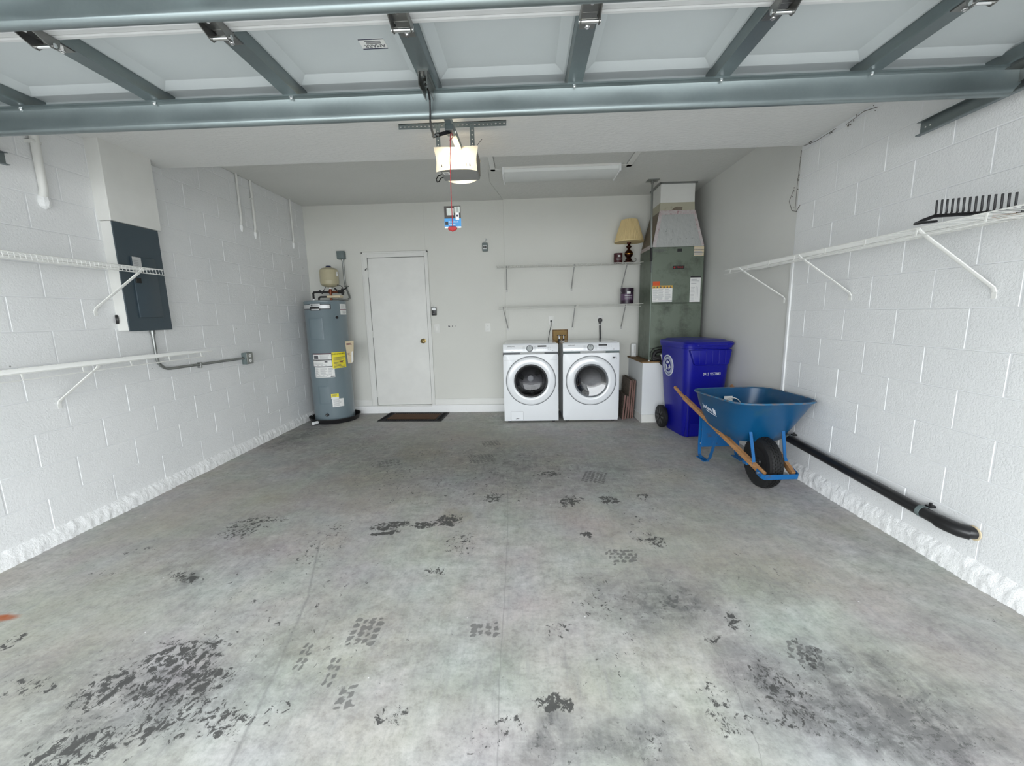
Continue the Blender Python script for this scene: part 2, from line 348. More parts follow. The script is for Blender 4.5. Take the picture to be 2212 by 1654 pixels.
def m_floor():
    t = NT('worn_painted_concrete'); p = t.pos()
    at = lambda n: t.node('ShaderNodeAttribute', attribute_name=n).outputs['Fac']
    n0 = t.noise(p, 1.1, 4); n1 = t.noise(p, 5.5, 6, .65); n2 = t.noise(p, 22, 6, .7); nf = t.noise(p, 75, 4, .6)
    c = t.ramp(n1, [(.28, (.31,.308,.29,1)), (.5, (.43,.426,.405,1)), (.72, (.55,.547,.53,1))])
    c = t.mix(t.ramp(n0, [(.35, 0.0), (.65, .65)]), c, (.385,.375,.335,1))
    gm = t.node('ShaderNodeMix', data_type='RGBA', blend_type='MULTIPLY'); gm.inputs[0].default_value = 1.0
    gr = t.ramp(t.math('ADD', t.math('MULTIPLY', n2, .6), t.math('MULTIPLY', nf, .4)), [(.32, .72), (.5, 1.0), (.68, 1.16)])
    t.L(c, gm.inputs[6]); t.L(gr, gm.inputs[7]); c = gm.outputs[2]
    # cloudy tints
    tint = t.noise(p, 2.2, 3, out='Color'); c2 = t.node('ShaderNodeMix', data_type='RGBA', blend_type='SOFT_LIGHT'); c2.inputs[0].default_value = .20
    t.L(c, c2.inputs[6]); t.L(tint, c2.inputs[7]); c = c2.outputs[2]
    c = t.mix(t.math('MULTIPLY', t.math('MULTIPLY', at('yellow'), n2), 1.0, clamp=True), c, (.34,.31,.215,1))
    # scrub marks: stretched noise in two directions
    pa = t.pos((14, 1.6, 1)); pb = t.pos((2.0, 13, 1))
    sa = t.ramp(t.noise(pa, 3.0, 5, .65), [(.52, 0.0), (.74, .5)]); sb = t.ramp(t.noise(pb, 3.0, 5, .65), [(.54, 0.0), (.76, .45)])
    c = t.mix(sa, c, (.30,.30,.30,1)); c = t.mix(sb, c, (.31,.31,.305,1))
    tur = t.math('ADD', t.math('MULTIPLY', t.noise(p, 9, 9, .76, dist=.8), .62), t.math('MULTIPLY', t.math('ADD', t.noise(pa, 2.4, 7, .75), t.noise(pb, 2.4, 7, .75)), .19))
    tur = t.ramp(tur, [(.36, 0.0), (.66, 1.0)])
    smf = t.math('MULTIPLY', at('smudge'), t.math('ADD', t.math('MULTIPLY', tur, 1.25), .12), clamp=True)
    c = t.mix(t.math('MULTIPLY', smf, .80), c, (.11,.11,.112,1))
    # flakes
    nfl = t.noise(t.pos((1.0, .8, 1)), 34, 9, .74, dist=.5)
    thr = t.math('SUBTRACT', .705, t.math('MULTIPLY', at('flake'), .265))
    d = t.math('SUBTRACT', nfl, thr); fl = t.math('MULTIPLY', d, 55, clamp=True)
    c = t.mix(t.math('MULTIPLY', fl, .92), c, (.055,.055,.053,1))
    spk = t.math('MULTIPLY', t.math('SUBTRACT', t.noise(p, 40, 6, .75), t.math('SUBTRACT', .765, t.math('ADD', t.math('MULTIPLY', n1, .17), t.math('MULTIPLY', at('smudge'), .10)))), 40, clamp=True)
    c = t.mix(t.math('MULTIPLY', spk, .75), c, (.09,.09,.088,1))
    # tread prints
    tr = t.math('MULTIPLY', t.math('SUBTRACT', t.math('ADD', at('tread'), t.math('MULTIPLY', t.math('SUBTRACT', n2, .5), 1.3)), .26), 9, clamp=True)
    c = t.mix(t.math('MULTIPLY', tr, .66), c, (.085,.085,.085,1))
    c = t.mix(t.math('MULTIPLY', t.math('MULTIPLY', at('rust'), n1), 1.8, clamp=True), c, (.36,.10,.03,1))
    # white chips
    v = t.node('ShaderNodeTexVoronoi', feature='F1'); v.inputs['Scale'].default_value = 5.5; t.L(p, v.inputs['Vector'])
    chip = t.ramp(v.outputs['Distance'], [(.016, 1.0), (.022, 0.0)]); c = t.mix(t.math('MULTIPLY', chip, .8), c, (.8,.8,.8,1))
    for nme, wd in (('crack_a', .004), ('crack_b', .010), ('crack_c', .0022)):
        dd = t.math('ABSOLUTE', t.math('ADD', at(nme), t.math('MULTIPLY', t.math('SUBTRACT', t.noise(p, 9, 4), .5), .012 if nme != 'crack_c' else .05)))
        cr = t.math('SUBTRACT', 1.0, t.math('DIVIDE', dd, wd), clamp=True); c = t.mix(t.math('MULTIPLY', t.math('MULTIPLY', cr, n1), .75 if nme != 'crack_c' else 1.0), c, (.15,.15,.15,1))
    t.set(Base_Color=c, Roughness=t.ramp(n1, [(.3, .5), (.7, .75)]))
    t.b.inputs['Specular IOR Level'].default_value = .35
    h = t.math('SUBTRACT', t.math('ADD', t.math('MULTIPLY', nf, .5), n2), t.math('MULTIPLY', fl, .5))
    t.bump(h, .22, .004); return t.m
M['floor'] = m_floor()

# ------------------------------------------------------------------ the setting
XL, XR, YB, YF = -2.94, 2.167, 5.767, -0.45
ZC, ZS, YS = 2.823, 2.575, 3.54           # rear ceiling, lower front ceiling, its rear edge
# floor grid
def make_floor():
    xs = np.arange(XL-.1, XR+.1, .0125); ys = np.concatenate([np.linspace(YF-.15, .88, 24), np.arange(.9, YB+.1, .0125)])
    nx, ny = len(xs), len(ys); gx, gy = np.meshgrid(xs, ys)
    co = np.stack([gx, gy, np.zeros_like(gx)], -1).reshape(-1, 3).astype(np.float32)
    i = np.arange(nx-1)[None]+np.arange(ny-1)[:, None]*nx
    q = np.stack([i, i+1, i+1+nx, i+nx], -1).reshape(-1).astype(np.int32); nf = len(q)//4
    m = bpy.data.meshes.new('floor'); m.vertices.add(len(co)); m.vertices.foreach_set('co', co.reshape(-1))
    m.loops.add(len(q)); m.loops.foreach_set('vertex_index', q)
    m.polygons.add(nf); m.polygons.foreach_set('loop_start', np.arange(0, nf*4, 4, dtype=np.int32)); m.update(calc_edges=True)
    x, y = co[:, 0].astype(float), co[:, 1].astype(float)
    def vn(sc, seed):
        g = np.random.default_rng(seed).uniform(-1, 1, (160, 160)); u = (x+4)*sc; v = (y+1)*sc; i = np.floor(u).astype(int); j = np.floor(v).astype(int); a = u-i; b_ = v-j
        a = a*a*(3-2*a); b_ = b_*b_*(3-2*b_); G = lambda p, q: g[p % 160, q % 160]
        return (G(i, j)*(1-a)+G(i+1, j)*a)*(1-b_)+(G(i, j+1)*(1-a)+G(i+1, j+1)*a)*b_
    wx = .09*vn(4, 1)+.05*vn(11, 2)+.025*vn(25, 3); wy = .09*vn(4, 4)+.05*vn(11, 5)+.025*vn(25, 6)
    def field(lst, pw=1.0, warp=1.0):
        x = co[:, 0].astype(float)+wx*warp; y = co[:, 1].astype(float)+wy*warp
        f = np.zeros(len(x))
        for cx, cy, a, b, d in lst:
            r = ((x-cx)/(a*1.25))**2+((y-cy)/(b*1.25))**2
            f = np.maximum(f, d*np.clip(1.25-r, 0, 1)**pw) if pw < 9 else f+d*np.exp(-1.5*r)*(1-.5*np.minimum(f, 1))
        return f
    def put(n, a):
        at = m.attributes.new(n, 'FLOAT', 'POINT'); at.data.foreach_set('value', a.astype(np.float32))
    put('flake', np.maximum(field(FLAKE, .7, .35), .36*np.clip(vn(2.3, 9)*1.4+.15+.4*vn(6, 10), 0, 1))); put('smudge', np.minimum(field(SMUDGE, 9), 1.2)); put('yellow', field(YELLOW)); put('rust', field(RUST, 1, .3))
    tr = np.zeros(len(x))
    for cx, cy, a, b, an in TREAD:
        u = (x-cx)*math.cos(an)+(y-cy)*math.sin(an); v = -(x-cx)*math.sin(an)+(y-cy)*math.cos(an)
        ins = (abs(u) < a) & (abs(v) < b)
        pu = .033; pv = .036
        cell = np.minimum(.5-abs((u/pu) % 1-.5), .5-abs(((v+.3*u)/pv) % 1-.5))*2
        tr = np.where(ins, np.maximum(tr, cell), tr)
    put('tread', tr)
    for n, pts in LINES.items():
        py = np.array([p[1] for p in pts])[::-1]; px = np.array([p[0] for p in pts])[::-1]
        d = x-np.interp(y, py, px); far = np.maximum(y-py.max(), 0); put(n, d+np.sign(d+1e-9)*far*.5)
    m.materials.append(M['floor']); o = bpy.data.objects.new('floor', m); C.objects.link(o); return struct(o)
floor = make_floor()
b = MB(); b.box(-14, 14, -14, YF-.14, -.12, -.02); struct(b.build('floor_driveway', M['concrete_out'], smooth=False))

def block_wall(name, x0, out, zbase, phase, y0, y1, ztop_fn, keven, bottom_k, ncourse):
    """backing mesh + one object per block; out = +1 if the room is on the +x side"""
    t = .12
    bk = MB(); bk.box(x0-out*(.0026+t), x0-out*.0026, y0, y1, -.02, 2.95)
    W = struct(bk.build(name, M['mortar'], smooth=False))
    meshes = {}
    B, H, gv, gh = .4064, .2032, .008, .0042
    for k in range(bottom_k, bottom_k+ncourse):
        z0 = zbase+k*H; off = phase+(0 if k % 2 == 0 else B/2)
        n0 = math.floor((y0-off)/B); yy = off+n0*B
        while yy < y1-.02:
            a, c = max(yy, y0)+gv/2, min(yy+B, y1)-gv/2; top = min(z0+H, ztop_fn((a+c)/2))
            if c-a > .03 and top-z0 > .03:
                key = (round(c-a, 3), round(top-z0, 3))
                if key not in meshes:
                    mb = MB(); mb.box(-.03, 0, -key[0]/2, key[0]/2, gh/2, key[1]-gh/2)
                    me = mb.mesh('block', bevel=.0024); me.materials.append(M['block']); meshes[key] = me
                o = bpy.data.objects.new('block', meshes[key]); C.objects.link(o); o.parent = W
                o.location = (x0+random.uniform(-.0012, .0012), (a+c)/2, z0)
                o.rotation_euler = (0, 0, PI if out < 0 else 0)
            yy += B
    return W
wall_left = block_wall('wall_left', XL, 1, .089, 3.1296, YF, YB, lambda y: ZC if y > YS else ZS, 0, 0, 14)
wall_right = block_wall('wall_right', XR, -1, .3115, 2.9505, YF, 3.57, lambda y: ZS, 0, -1, 13)
# drywall part of the right wall and the white corner strip where block begins
b = MB(); b.box(XR+.004, XR+.13, 3.57, YB+.1, -.02, 2.95); struct(b.build('wall_right_rear', M['rightrear'], smooth=False))
b = MB(); b.box(XR-.010, XR+.006, 3.545, 3.575, .18, 1.74); struct(b.build('trim_1', M['white'], bevel=.003))
# back wall
b = MB(); b.box(XL-.1, XR+.1, YB, YB+.12, -.02, 2.95); struct(b.build('wall_back', M['backwall'], smooth=False))
b = MB(); b.box(-.267, XR+.01, YB-.022, YB+.01, .0, ZC+.02); struct(b.build('wall_back_furring', M['backwall'], smooth=False, bevel=.002))
b = MB(); b.box(-1.3265, -1.3225, YB-.0015, YB+.01, 2.206, ZC); struct(b.build('trim_2', M['wire_back'], smooth=False))
# ceilings
b = MB(); b.box(XL-.1, XR+.1, YS-.1, YB+.1, ZC, ZC+.1); struct(b.build('ceiling', M['ceil'], smooth=False))
b = MB(); b.box(XL-.1, XR+.1, YF-.2, YS, ZS, ZC+.1); struct(b.build('ceiling_soffit', M['soffit'], smooth=False, bevel=.004, seg=2))
# front wall with the open doorway (behind the camera)
b = MB(); b.box(XL-.15, -2.83, YF-.2, YF, -.02, 2.95).box(2.056, XR+.15, YF-.2, YF, -.02, 2.95).box(-2.83, 2.056, YF-.2, YF, 2.14, 2.95)
struct(b.build('wall_front', M['mortar'], smooth=False))
# rough curbs along the block walls
def curb(name, x0, out, y0, y1, h, t0):
    ys = np.arange(y0, y1, .013); prof = [(0.0, h+.012), (.35, h), (.8, h*.82), (1.0, h*.55), (1.02, h*.28), (1.08, 0.0), (1.1, -.01)]
    rings = []
    for yy in ys:
        wob = .35+.65*(.5+.5*math.sin(yy*2.1+1))*(.6+.4*math.sin(yy*7.3)); r = []
        for k, (a, z) in enumerate(prof):
            d = t0*a*(.55+.45*wob)+(random.uniform(-.0055, .006) if 0 < k < 6 else 0)
            r.append((x0+out*max(d, -.004), yy, z+(random.uniform(-.0045, .0045) if k < 5 else 0)))
        rings.append(r)
    mb = MB(); mb.loft(rings, False, False, closed=False)
    return struct(mb.build(name, M['curb'], angle=60))
curb('baseboard_left', XL-.003, 1, YF, YB, .092, .034)
curb('baseboard_right', XR+.003, -1, YF, 3.56, .105, .034)
b = MB(); b.box(XL, -.267, YB-.026, YB+.01, -.01, .104); struct(b.build('baseboard_back_curb', M['curb'], bevel=.006, seg=2))
for i, (xa, xb) in enumerate(((-2.94, -2.196), (-1.294, -.267))):
    b = MB(); b.prism([(YB+.002, .106), (YB-.013, .106), (YB-.013, .168), (YB-.009, .185), (YB-.004, .193), (YB+.002, .195)], 'x', xa, xb)
    struct(b.build('baseboard_back', M['trim']))
b = MB(); b.box(XR-.012, XR+.006, 3.58, YB, -.01, .10); struct(b.build('baseboard_right_rear', M['trim'], bevel=.003))
# passage door and casing
dr = struct(bpy.data.objects.new('door_1', None)); C.objects.link(dr); dr.location = (-1.731, YB, .11); dr.matrix_basis = Matrix.Translation((-1.731, YB, .11))
b = MB(); b.box(-2.115, -1.347, YB-.006, YB+.004, .116, 2.134); b.build('door_slab', M['doorpaint'], dr, bevel=.0015)
b = MB(); b.lathe([(.034, -.006), (.034, -.012), (.014, -.016), (.013, -.035), (.024, -.042), (.030, -.055), (.028, -.068), (.016, -.075), (.002, -.076)], (-1.415, YB, 1.012), 'y', 24)
b.build('door_knob', M['brass'], dr)
b = MB(); b.cyl((-1.415, YB-.077, 1.012), (-1.415, YB-.0785, 1.012), .006, n=10); b.build('keyhole', M['blackmetal'], dr)
for z in (.28, 1.12, 1.93):
    b = MB(); b.box(-2.124, -2.104, YB-.010, YB-.004, z-.045, z+.045); b.cyl((-2.116, YB-.012, z-.047), (-2.116, YB-.012, z+.047), .0055, n=10); b.build('hinge', M['trim'], dr)
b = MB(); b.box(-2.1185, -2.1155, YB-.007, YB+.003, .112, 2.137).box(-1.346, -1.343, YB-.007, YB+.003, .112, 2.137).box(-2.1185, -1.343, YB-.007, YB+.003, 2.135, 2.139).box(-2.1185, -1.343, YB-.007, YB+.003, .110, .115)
b.build('gap_shadow', M['gasket'], dr, smooth=False)  # flat dark strips standing in for the shadow in the gap round the slab
b = MB(); b.tube([(-2.150, YB-.02, 1.985), (-2.142, YB-.045, 1.975), (-2.128, YB-.05, 1.985), (-2.122, YB-.045, 2.0)], .005, 6); b.build('coat_hook', M['blackmetal'], dr)
cs = MB(); W_ = .072
for x0, x1, z0, z1 in ((-2.192, -2.119, .106, 2.208), (-1.342, -1.297, .106, 2.208), (-2.119, -1.342, 2.139, 2.208)):
    cs.box(x0, x1, YB-.019, YB+.003, z0, z1)
for x0, x1, z0, z1 in ((-2.194, -2.172, .106, 2.212), (-1.313, -1.294, .106, 2.212), (-2.194, -1.294, 2.19, 2.212)):
    cs.box(x0, x1, YB-.024, YB+.003, z0, z1)
struct(cs.build('trim_3', M['trim'], bevel=.003))
b = MB(); b.box(-2.12, -1.34, YB-.035, YB+.003, .094, .112); struct(b.build('trim_4', M['trim'], bevel=.004))

# ------------------------------------------------------------------ overhead garage door
DX0, DX1, DC = -2.83, 2.056, -.387
gd = thing('garage_door', 'white sectional garage door rolled open overhead, with galvanised struts', 'garage door', (DC, 1.0, 2.3))
stx = [DC-2.44+.61*i for i in range(9)]
def section(y0, y1, detailed=True):
    s = MB(); s.box(DX0, DX1, y0+.012, y1-.012, 2.3695, 2.376)
    sec = s.build('section', M['skin'], gd, smooth=False)
    for i in range(8):
        xa, xb = stx[i]+.035, stx[i+1]-.035; ya, yb = y0+.055, y1-.085
        R = lambda d, z: [(xa+d, ya+d, z), (xb-d, ya+d, z), (xb-d, yb-d, z), (xa+d, yb-d, z)]
        p = MB(); p.loft([[(stx[i], y0+.012, 2.352), (stx[i+1], y0+.012, 2.352), (stx[i+1], y1-.012, 2.352), (stx[i], y1-.012, 2.352)], R(-.006, 2.352), R(.0, 2.347), R(.008, 2.347), R(.046, 2.3675), R(.050, 2.3675)], False, True)
        p.build('panel', M['skin'], sec, smooth=False)
    for e, (ya, yb, zb_, em_) in enumerate(((y0+.001, y0+.020, 2.302, 'sectionedge'), (y1-.028, y1-.001, 2.302 if y1 < 2 else 2.336, 'sectionedge' if y1 < 2 else 'skin'))):
        s = MB(); s.prism([(ya, 2.376), (ya, zb_+.004), (ya+.004, zb_), (yb-.004, zb_), (yb, zb_+.004), (yb, 2.376)], 'x', DX0, DX1)
        s.build('edge_rail', M[em_], sec)
    for i, x in enumerate(stx):
        w2 = .042 if i in (0, 8) else .034; xc = x+(.042 if i == 0 else -.042 if i == 8 else 0)
        s = MB(); s.prism([(xc-w2, 2.352), (xc-w2, 2.306), (xc-w2+.003, 2.3), (xc+w2-.003, 2.3), (xc+w2, 2.306), (xc+w2, 2.352)], 'y', y0+.02, y1-.028)
        s.build('stile', M['galv_dark'], sec)
    return sec
secs = [section(1.530, 2.062), section(.998, 1.527), section(.466, .995), section(-.066, .463)]
def strut(y, z1=2.300):
    prof = [(y-.028, z1), (y-.028, z1-.006), (y-.010, z1-.007), (y-.006, z1-.012), (y-.006, z1-.075)]
    for k in range(9):
        a = PI+PI*k/8; prof.append((y+.010+.0165*math.cos(a), z1-.088+.0165*math.sin(a)))
    prof += [(y+.026, z1-.012), (y+.030, z1-.007), (y+.048, z1-.006), (y+.048, z1)]
    inner = [(y+.044, z1-.002), (y+.024, z1-.008)]+[(y+.010+.013*math.cos(PI*k/8), z1-.088-.013*math.sin(PI*k/8)) for k in range(9)]+[(y-.0035, z1-.012), (y-.024, z1-.002)]
    poly = prof+inner
    def ring(x, dz): return [(x, a, max(bz, z1-.104+dz) if dz else bz) for a, bz in poly]
    m = MB(); m.loft([ring(DX0+.005, .05), ring(DX0+.05, 0), ring(DX1-.03, 0), ring(DX1-.0, .045)]); o = m.build('strut', M['galv'], gd, angle=50)
    for x in stx:
        s = MB(); s.cyl((x, y-.019, z1-.004), (x, y-.019, z1-.013), .0085, n=6); s.cyl((x, y-.019, z1-.013), (x, y-.019, z1-.020), .0045, n=8); s.build('bolt', M['chrome'], o)
    return o
strut(1.972); strut(1.316); strut(.35)
# hinges across the section joint
for i, x in enumerate(stx[1:-1]):
    y = 1.522; z = 2.300
    h = MB(); h.box(x-.030, x+.030, y-.075, y+.004, z-.003, z); h.box(x-.026, x+.026, y+.004, y+.085, z-.003, z)
    hg = h.build('hinge', M['steel'], gd, bevel=.001)
    for sx in (-1, 1):
        c = MB(); c.prism([(y-.085, z), (y-.07, z-.012), (y-.005, z-.036), (y+.012, z-.036), (y+.024, z-.024), (y+.03, z)], 'x', x+sx*.030-.0018, x+sx*.030+.0018); c.build('cheek', M['steel'], hg)
    c = MB(); c.cyl((x-.036, y+.006, z-.026), (x+.036, y+.006, z-.026), .0075, n=14); c.build('pin', M['chrome'], hg)
    for dy in (-.05, .062):
        c = MB(); c.cyl((x, y+dy, z-.003), (x, y+dy, z-.010), .009, n=6); c.cyl((x, y+dy, z-.010), (x, y+dy, z-.015), .005, n=8); c.build('bolt', M['chrome'], hg)
# top roller bracket at the right and left ends of the top section
for sx, xe in ((1, DX1), (-1, DX0)):
    s = MB(); s.box(xe-sx*.075, xe+sx*.002, 1.88, 2.06, 2.29, 2.3); s.prism([(1.88, 2.3), (1.92, 2.25), (2.02, 2.235), (2.06, 2.25), (2.06, 2.3)], 'x', xe-sx*.012, xe-sx*.008)
    rb = s.build('roller_bracket', M['steel'], gd)
    s = MB(); s.cyl((xe-sx*.06, 2.035, 2.262), (xe+sx*.03, 2.035, 2.262), .006, n=10).cyl((xe-sx*.05, 2.0, 2.28), (xe-sx*.05, 2.0, 2.25), .011, n=6); s.cyl((xe+sx*.014, 2.035, 2.262), (xe+sx*.034, 2.035, 2.262), .023, n=18)
    s.build('roller', M['chrome'], rb)
# opener bracket on the middle stile
s = MB(); s.box(DC-.022, DC+.022, 1.80, 1.945, 2.293, 2.3).box(DC-.024, DC-.020, 1.82, 1.95, 2.255, 2.3).box(DC+.008, DC+.012, 1.82, 1.95, 2.255, 2.3)
for k in range(4): s.cyl((DC-.006, 1.825+.035*k, 2.293), (DC-.006, 1.825+.035*k, 2.283), .008, n=6)
s.build('arm_bracket', M['steel'], gd)
# printed maker's sticker, upside down as in the photograph
xs0 = -.559; ys0 = 1.752
s = MB(); s.box(xs0-.048, xs0+.048, ys0-.030, ys0+.030, 2.3660, 2.3674); st = s.build('sticker', M['paper'], gd, smooth=False)
s = MB(); s.box(xs0-.048, xs0+.048, ys0-.030, ys0-.026, 2.3654, 2.3662).box(xs0-.048, xs0+.048, ys0+.025, ys0+.030, 2.3654, 2.3662); s.build('sticker_band', M['navy'], st, smooth=False)
text('AMARR', .024, 'lettering', M['ink'], st, (xs0+.004, ys0+.010, 2.3658), -X, Y)
s = MB(); rows(s, (xs0+.032, ys0-.02, 2.3658), -X, Y, .06, .018, 3); s.build('small_print', M['ink'], st, smooth=False)
# tracks
def track(x, sx, y1, label):
    T = thing('door_track', label, 'door track', (x, y1, 2.25), group=None)
    z0, z1 = 2.222, 2.288; g = .0022; d = .026*sx
    prof = [(x-d, z0+.004), (x-d*.9, z0), (x, z0), (x+.0, z1), (x-d*.9, z1), (x-d, z1-.004), (x-d*.92, z1-.003), (x-d*.85, z1-g), (x-g*sx, z1-g), (x-g*sx, z0+g), (x-d*.85, z0+g), (x-d*.92, z0+.003)]
    m = MB(); m.prism(prof, 'y', -.25, y1); m.build('rail', M['galv_dark'], T)
    for yy in (y1-.03, y1-.055):
        m = MB(); m.cyl((x-g*sx, yy, 2.256), (x-g*sx-.001*sx, yy, 2.256), .004, n=8); m.build('bolt_hole', M['paper'], T)
    m = MB(); m.box(x+sx*.001, x+sx*.004, .9, .94, 2.23, ZS); m.build('hanger', M['galv'], T, smooth=False)
    m = MB(); m.prism([(1.55, 2.29), (1.60, 2.29), (2.02, ZS), (1.97, ZS)], 'x', x+sx*.005, x+sx*.008); m.build('brace', M['galv'], T, smooth=False)
track(2.092, 1, 2.452, 'galvanised horizontal door track along the right wall, above the rake')
track(-2.866, -1, 2.395, 'galvanised horizontal door track end at the far left edge, by white riser pipe')

# ------------------------------------------------------------------ door opener
op = thing('garage_door_opener', 'ceiling-hung garage door opener with glowing warm lens', 'door opener', (-.43, 2.98, 2.27))
s = MB(); s.prism([(2.875, 2.41), (2.885, 2.300), (2.90, 2.285), (3.10, 2.275), (3.13, 2.30), (3.13, 2.405), (3.10, 2.415)], 'x', -.548, -.302)
hs = s.build('housing', M['openerdark'], op, bevel=.008, seg=2)
s = MB(); s.box(-.3025, -.2975, 2.89, 3.11, 2.30, 2.405); s.build('side_panel', M['opener'], hs, bevel=.002)
def lens(yf, sgn, name, W0=.138, rnd=0.0):
    rings = []; n = 17
    for j in range(13):
        v = j/12; row = []
        for i in range(n):
            u = -1+2*i/(n-1)
            z = 2.262+.150*v; bul = (1-abs(u)**4)*(math.sin(PI*min(1, max(0, .12+.88*v*.9)))**.6)
            wd = W0-.010*(1-v)+.004*math.cos(v*PI*2)
            z2 = z-(.010*(1-u*u) if v > .9 else 0)+(0.006*(1-u*u) if v < .08 else 0)+rnd*abs(u)**2.5*(1-v)
            row.append((-.428+u*wd, yf-sgn*.045*bul, z2))
        rings.append(row)
    m = MB(); m.loft(rings, False, False, closed=False); o = m.build(name, M['lens'], op, angle=70)
    return o
lf = lens(2.87, 1, 'light_lens'); lr = lens(3.120, -1, 'light_lens', .130, .035)
for k in range(9):
    s = MB(); xk = -.520+.0225*k; s.add([(xk, 2.8395, 2.283), (xk+.0065, 2.8395, 2.283), (xk+.004, 2.833, 2.296), (xk+.001, 2.833, 2.296)], [(0,1,2,3)]); s.build('vent_slot', M['ink'], lf, smooth=False)
s = MB(); s.obox((-.532, 2.925, 2.2790), X, Vector((.15, 1, -.05)), .045, .05, -.001); lb = s.build('label', M['paper'], hs, smooth=False)
s = MB(); rows(s, (-.525, 2.93, 2.2782), X, Vector((.15, 1, -.05)), .03, .035, 4, d=-.0006); s.build('small_print', M['ink'], lb, smooth=False)
s = MB(); s.tube([(-.545, 3.0, 2.29), (-.570, 2.98, 2.275), (-.583, 2.97, 2.25), (-.577, 2.97, 2.232), (-.565, 2.98, 2.24), (-.556, 2.99, 2.262), (-.54, 3.0, 2.27)], .004, 6); s.build('cord_loop', M['black'], op)
s = MB(); s.tube([(-.305, 2.89, 2.40), (-.29, 2.90, 2.43), (-.262, 2.92, 2.47)], .0016, 5); s.build('antenna', M['ink'], op)
s = MB(); s.prism([(-.418, 2.378), (-.385, 2.378), (-.385, 2.412), (-.418, 2.412)], 'y', -.3, 2.92); s.build('rail', M['galv'], op, smooth=False)
s = MB(); s.box(-.425, -.378, 2.47, 2.56, 2.350, 2.380); tr = s.build('trolley', M['galv_dark'], op, bevel=.003)
s = MB(); s.cyl((-.43, 2.52, 2.358), (-.372, 2.52, 2.358), .007, n=10); s.build('trolley_pin', M['chrome'], tr)
s = MB(); s.tube([(-.386, 1.89, 2.272), (-.389, 1.928, 2.250), (-.393, 1.945, 2.214), (-.401, 1.972, 2.187), (-.415, 2.06, 2.192), (-.43, 2.15, 2.214), (-.46, 2.33, 2.264), (-.472, 2.395, 2.290)], (.004, .012), 4, flat=(1,0,0)); arm = s.build('curved_arm', M['blackmetal'], op)
s = MB(); s.tube([(-.476, 2.395, 2.290), (-.40, 2.51, 2.356)], (.005, .013), 4, flat=(1,-.6,0)); s.build('straight_arm', M['blackmetal'], op)
for p in ((-.474, 2.40, 2.293), (-.462, 2.42, 2.305)):
    s = MB(); s.cyl((p[0]-.008, p[1]-.008, p[2]), (p[0]+.010, p[1]+.004, p[2]), .008, n=6); s.build('bolt', M['chrome'], arm)
pl = bpy.data.lights.new('opener_bulb', 'POINT'); pl.energy = 1.3; pl.color = (1, .84, .60); pl.shadow_soft_size = .025
for nm, yy in (('opener_bulb', 2.852), ('opener_bulb', 3.155)):
    po = bpy.data.objects.new(nm, pl); C.objects.link(po); po.parent = op; po.location = Vector((-.425, yy, 2.335))-Vector(op.location)
# perforated angle and straps
ob = thing('perforated_angle', 'perforated galvanised angle and straps hanging the opener from the low ceiling', 'bracket', (-.45, 2.925, ZS))
def perforated(mb, o, u, v, wc, hc, n, r):
    o = Vector(o); u = Vector(u); v = Vector(v)
    for k in range(n):
        c = o+u*(k+.5)*wc+v*hc/2
        outer = []; inner = []
        for i in range(16):
            a = 2*PI*i/16; ca, sa = math.cos(a), math.sin(a); sc = 1/max(abs(ca), abs(sa))
            outer.append(c+u*ca*sc*wc/2+v*sa*sc*hc/2); inner.append(c+u*ca*r+v*sa*r)
        mb.loft([outer, inner], False, False)
s = MB(); perforated(s, (-.800, 2.912, ZS-.035), X, Z, .0268, .034, 26, .0062); s.box(-.800, -.103, 2.912, 2.945, ZS-.004, ZS-.001); s.build('angle', M['galv_dark'], ob, smooth=False)
for x in (-.560, -.338):
    s = MB(); perforated(s, (x, 2.908, 2.400), Z, X, .0265, .028, 6, .0045); s.build('strap', M['galv'], ob, smooth=False)
    s = MB(); s.cyl((x+.014, 2.906, 2.420), (x+.014, 2.895, 2.420), .009, n=6); s.build('bolt', M['chrome'], ob)
# release cord and hang tag
rc = thing('release_cord', 'thin red emergency release cord with red pull handle below the opener', 'cord', (-.408, 2.5, 1.83))
s = MB(); s.tube([(-.402, 2.515, 2.35), (-.409, 2.505, 2.2), (-.410, 2.5, 2.0), (-.409, 2.498, 1.84)], .0022, 6); s.build('cord', M['cord_red'], rc)
s = MB(); s.tube([(-.398, 2.51, 2.36), (-.388, 2.51, 2.33), (-.398, 2.508, 2.315), (-.406, 2.507, 2.31)], .002, 6); s.build('knot', M['cord_red'], rc)
s = MB(); s.prism([(-.436, 1.838), (-.428, 1.850), (-.390, 1.850), (-.382, 1.838), (-.388, 1.828), (-.403, 1.826), (-.409, 1.818), (-.415, 1.826), (-.430, 1.828)], 'y', 2.488, 2.500); s.build('pull_handle', M['red'], rc, bevel=.003)
ht = thing('hang_tag', 'printed card tag hanging on the red release cord', 'tag', (-.408, 2.503, 1.84))
s = MB(); s.box(-.454, -.360, 2.502, 2.5032, 1.842, 1.962); s.build('card', M['paper'], ht, smooth=False)
s = MB(); s.box(-.454, -.360, 2.5010, 2.5016, 1.895, 1.962); s.build('photo', M['carddark'], ht, smooth=False)
s = MB(); s.box(-.44, -.40, 2.5002, 2.5008, 1.912, 1.95).box(-.396, -.380, 2.5002, 2.5008, 1.925, 1.958).box(-.378, -.364, 2.5002, 2.5008, 1.925, 1.958); s.build('photo_window', M['cardlight'], ht, smooth=False)
s = MB(); s.box(-.455, -.359, 2.5010, 2.5016, 1.850, 1.895); s.build('blue_band', M['cardblue'], ht, smooth=False)
s = MB(); s.box(-.390, -.370, 2.4994, 2.5, 1.886, 1.925); s.build('phone', M['paper'], ht, smooth=False)
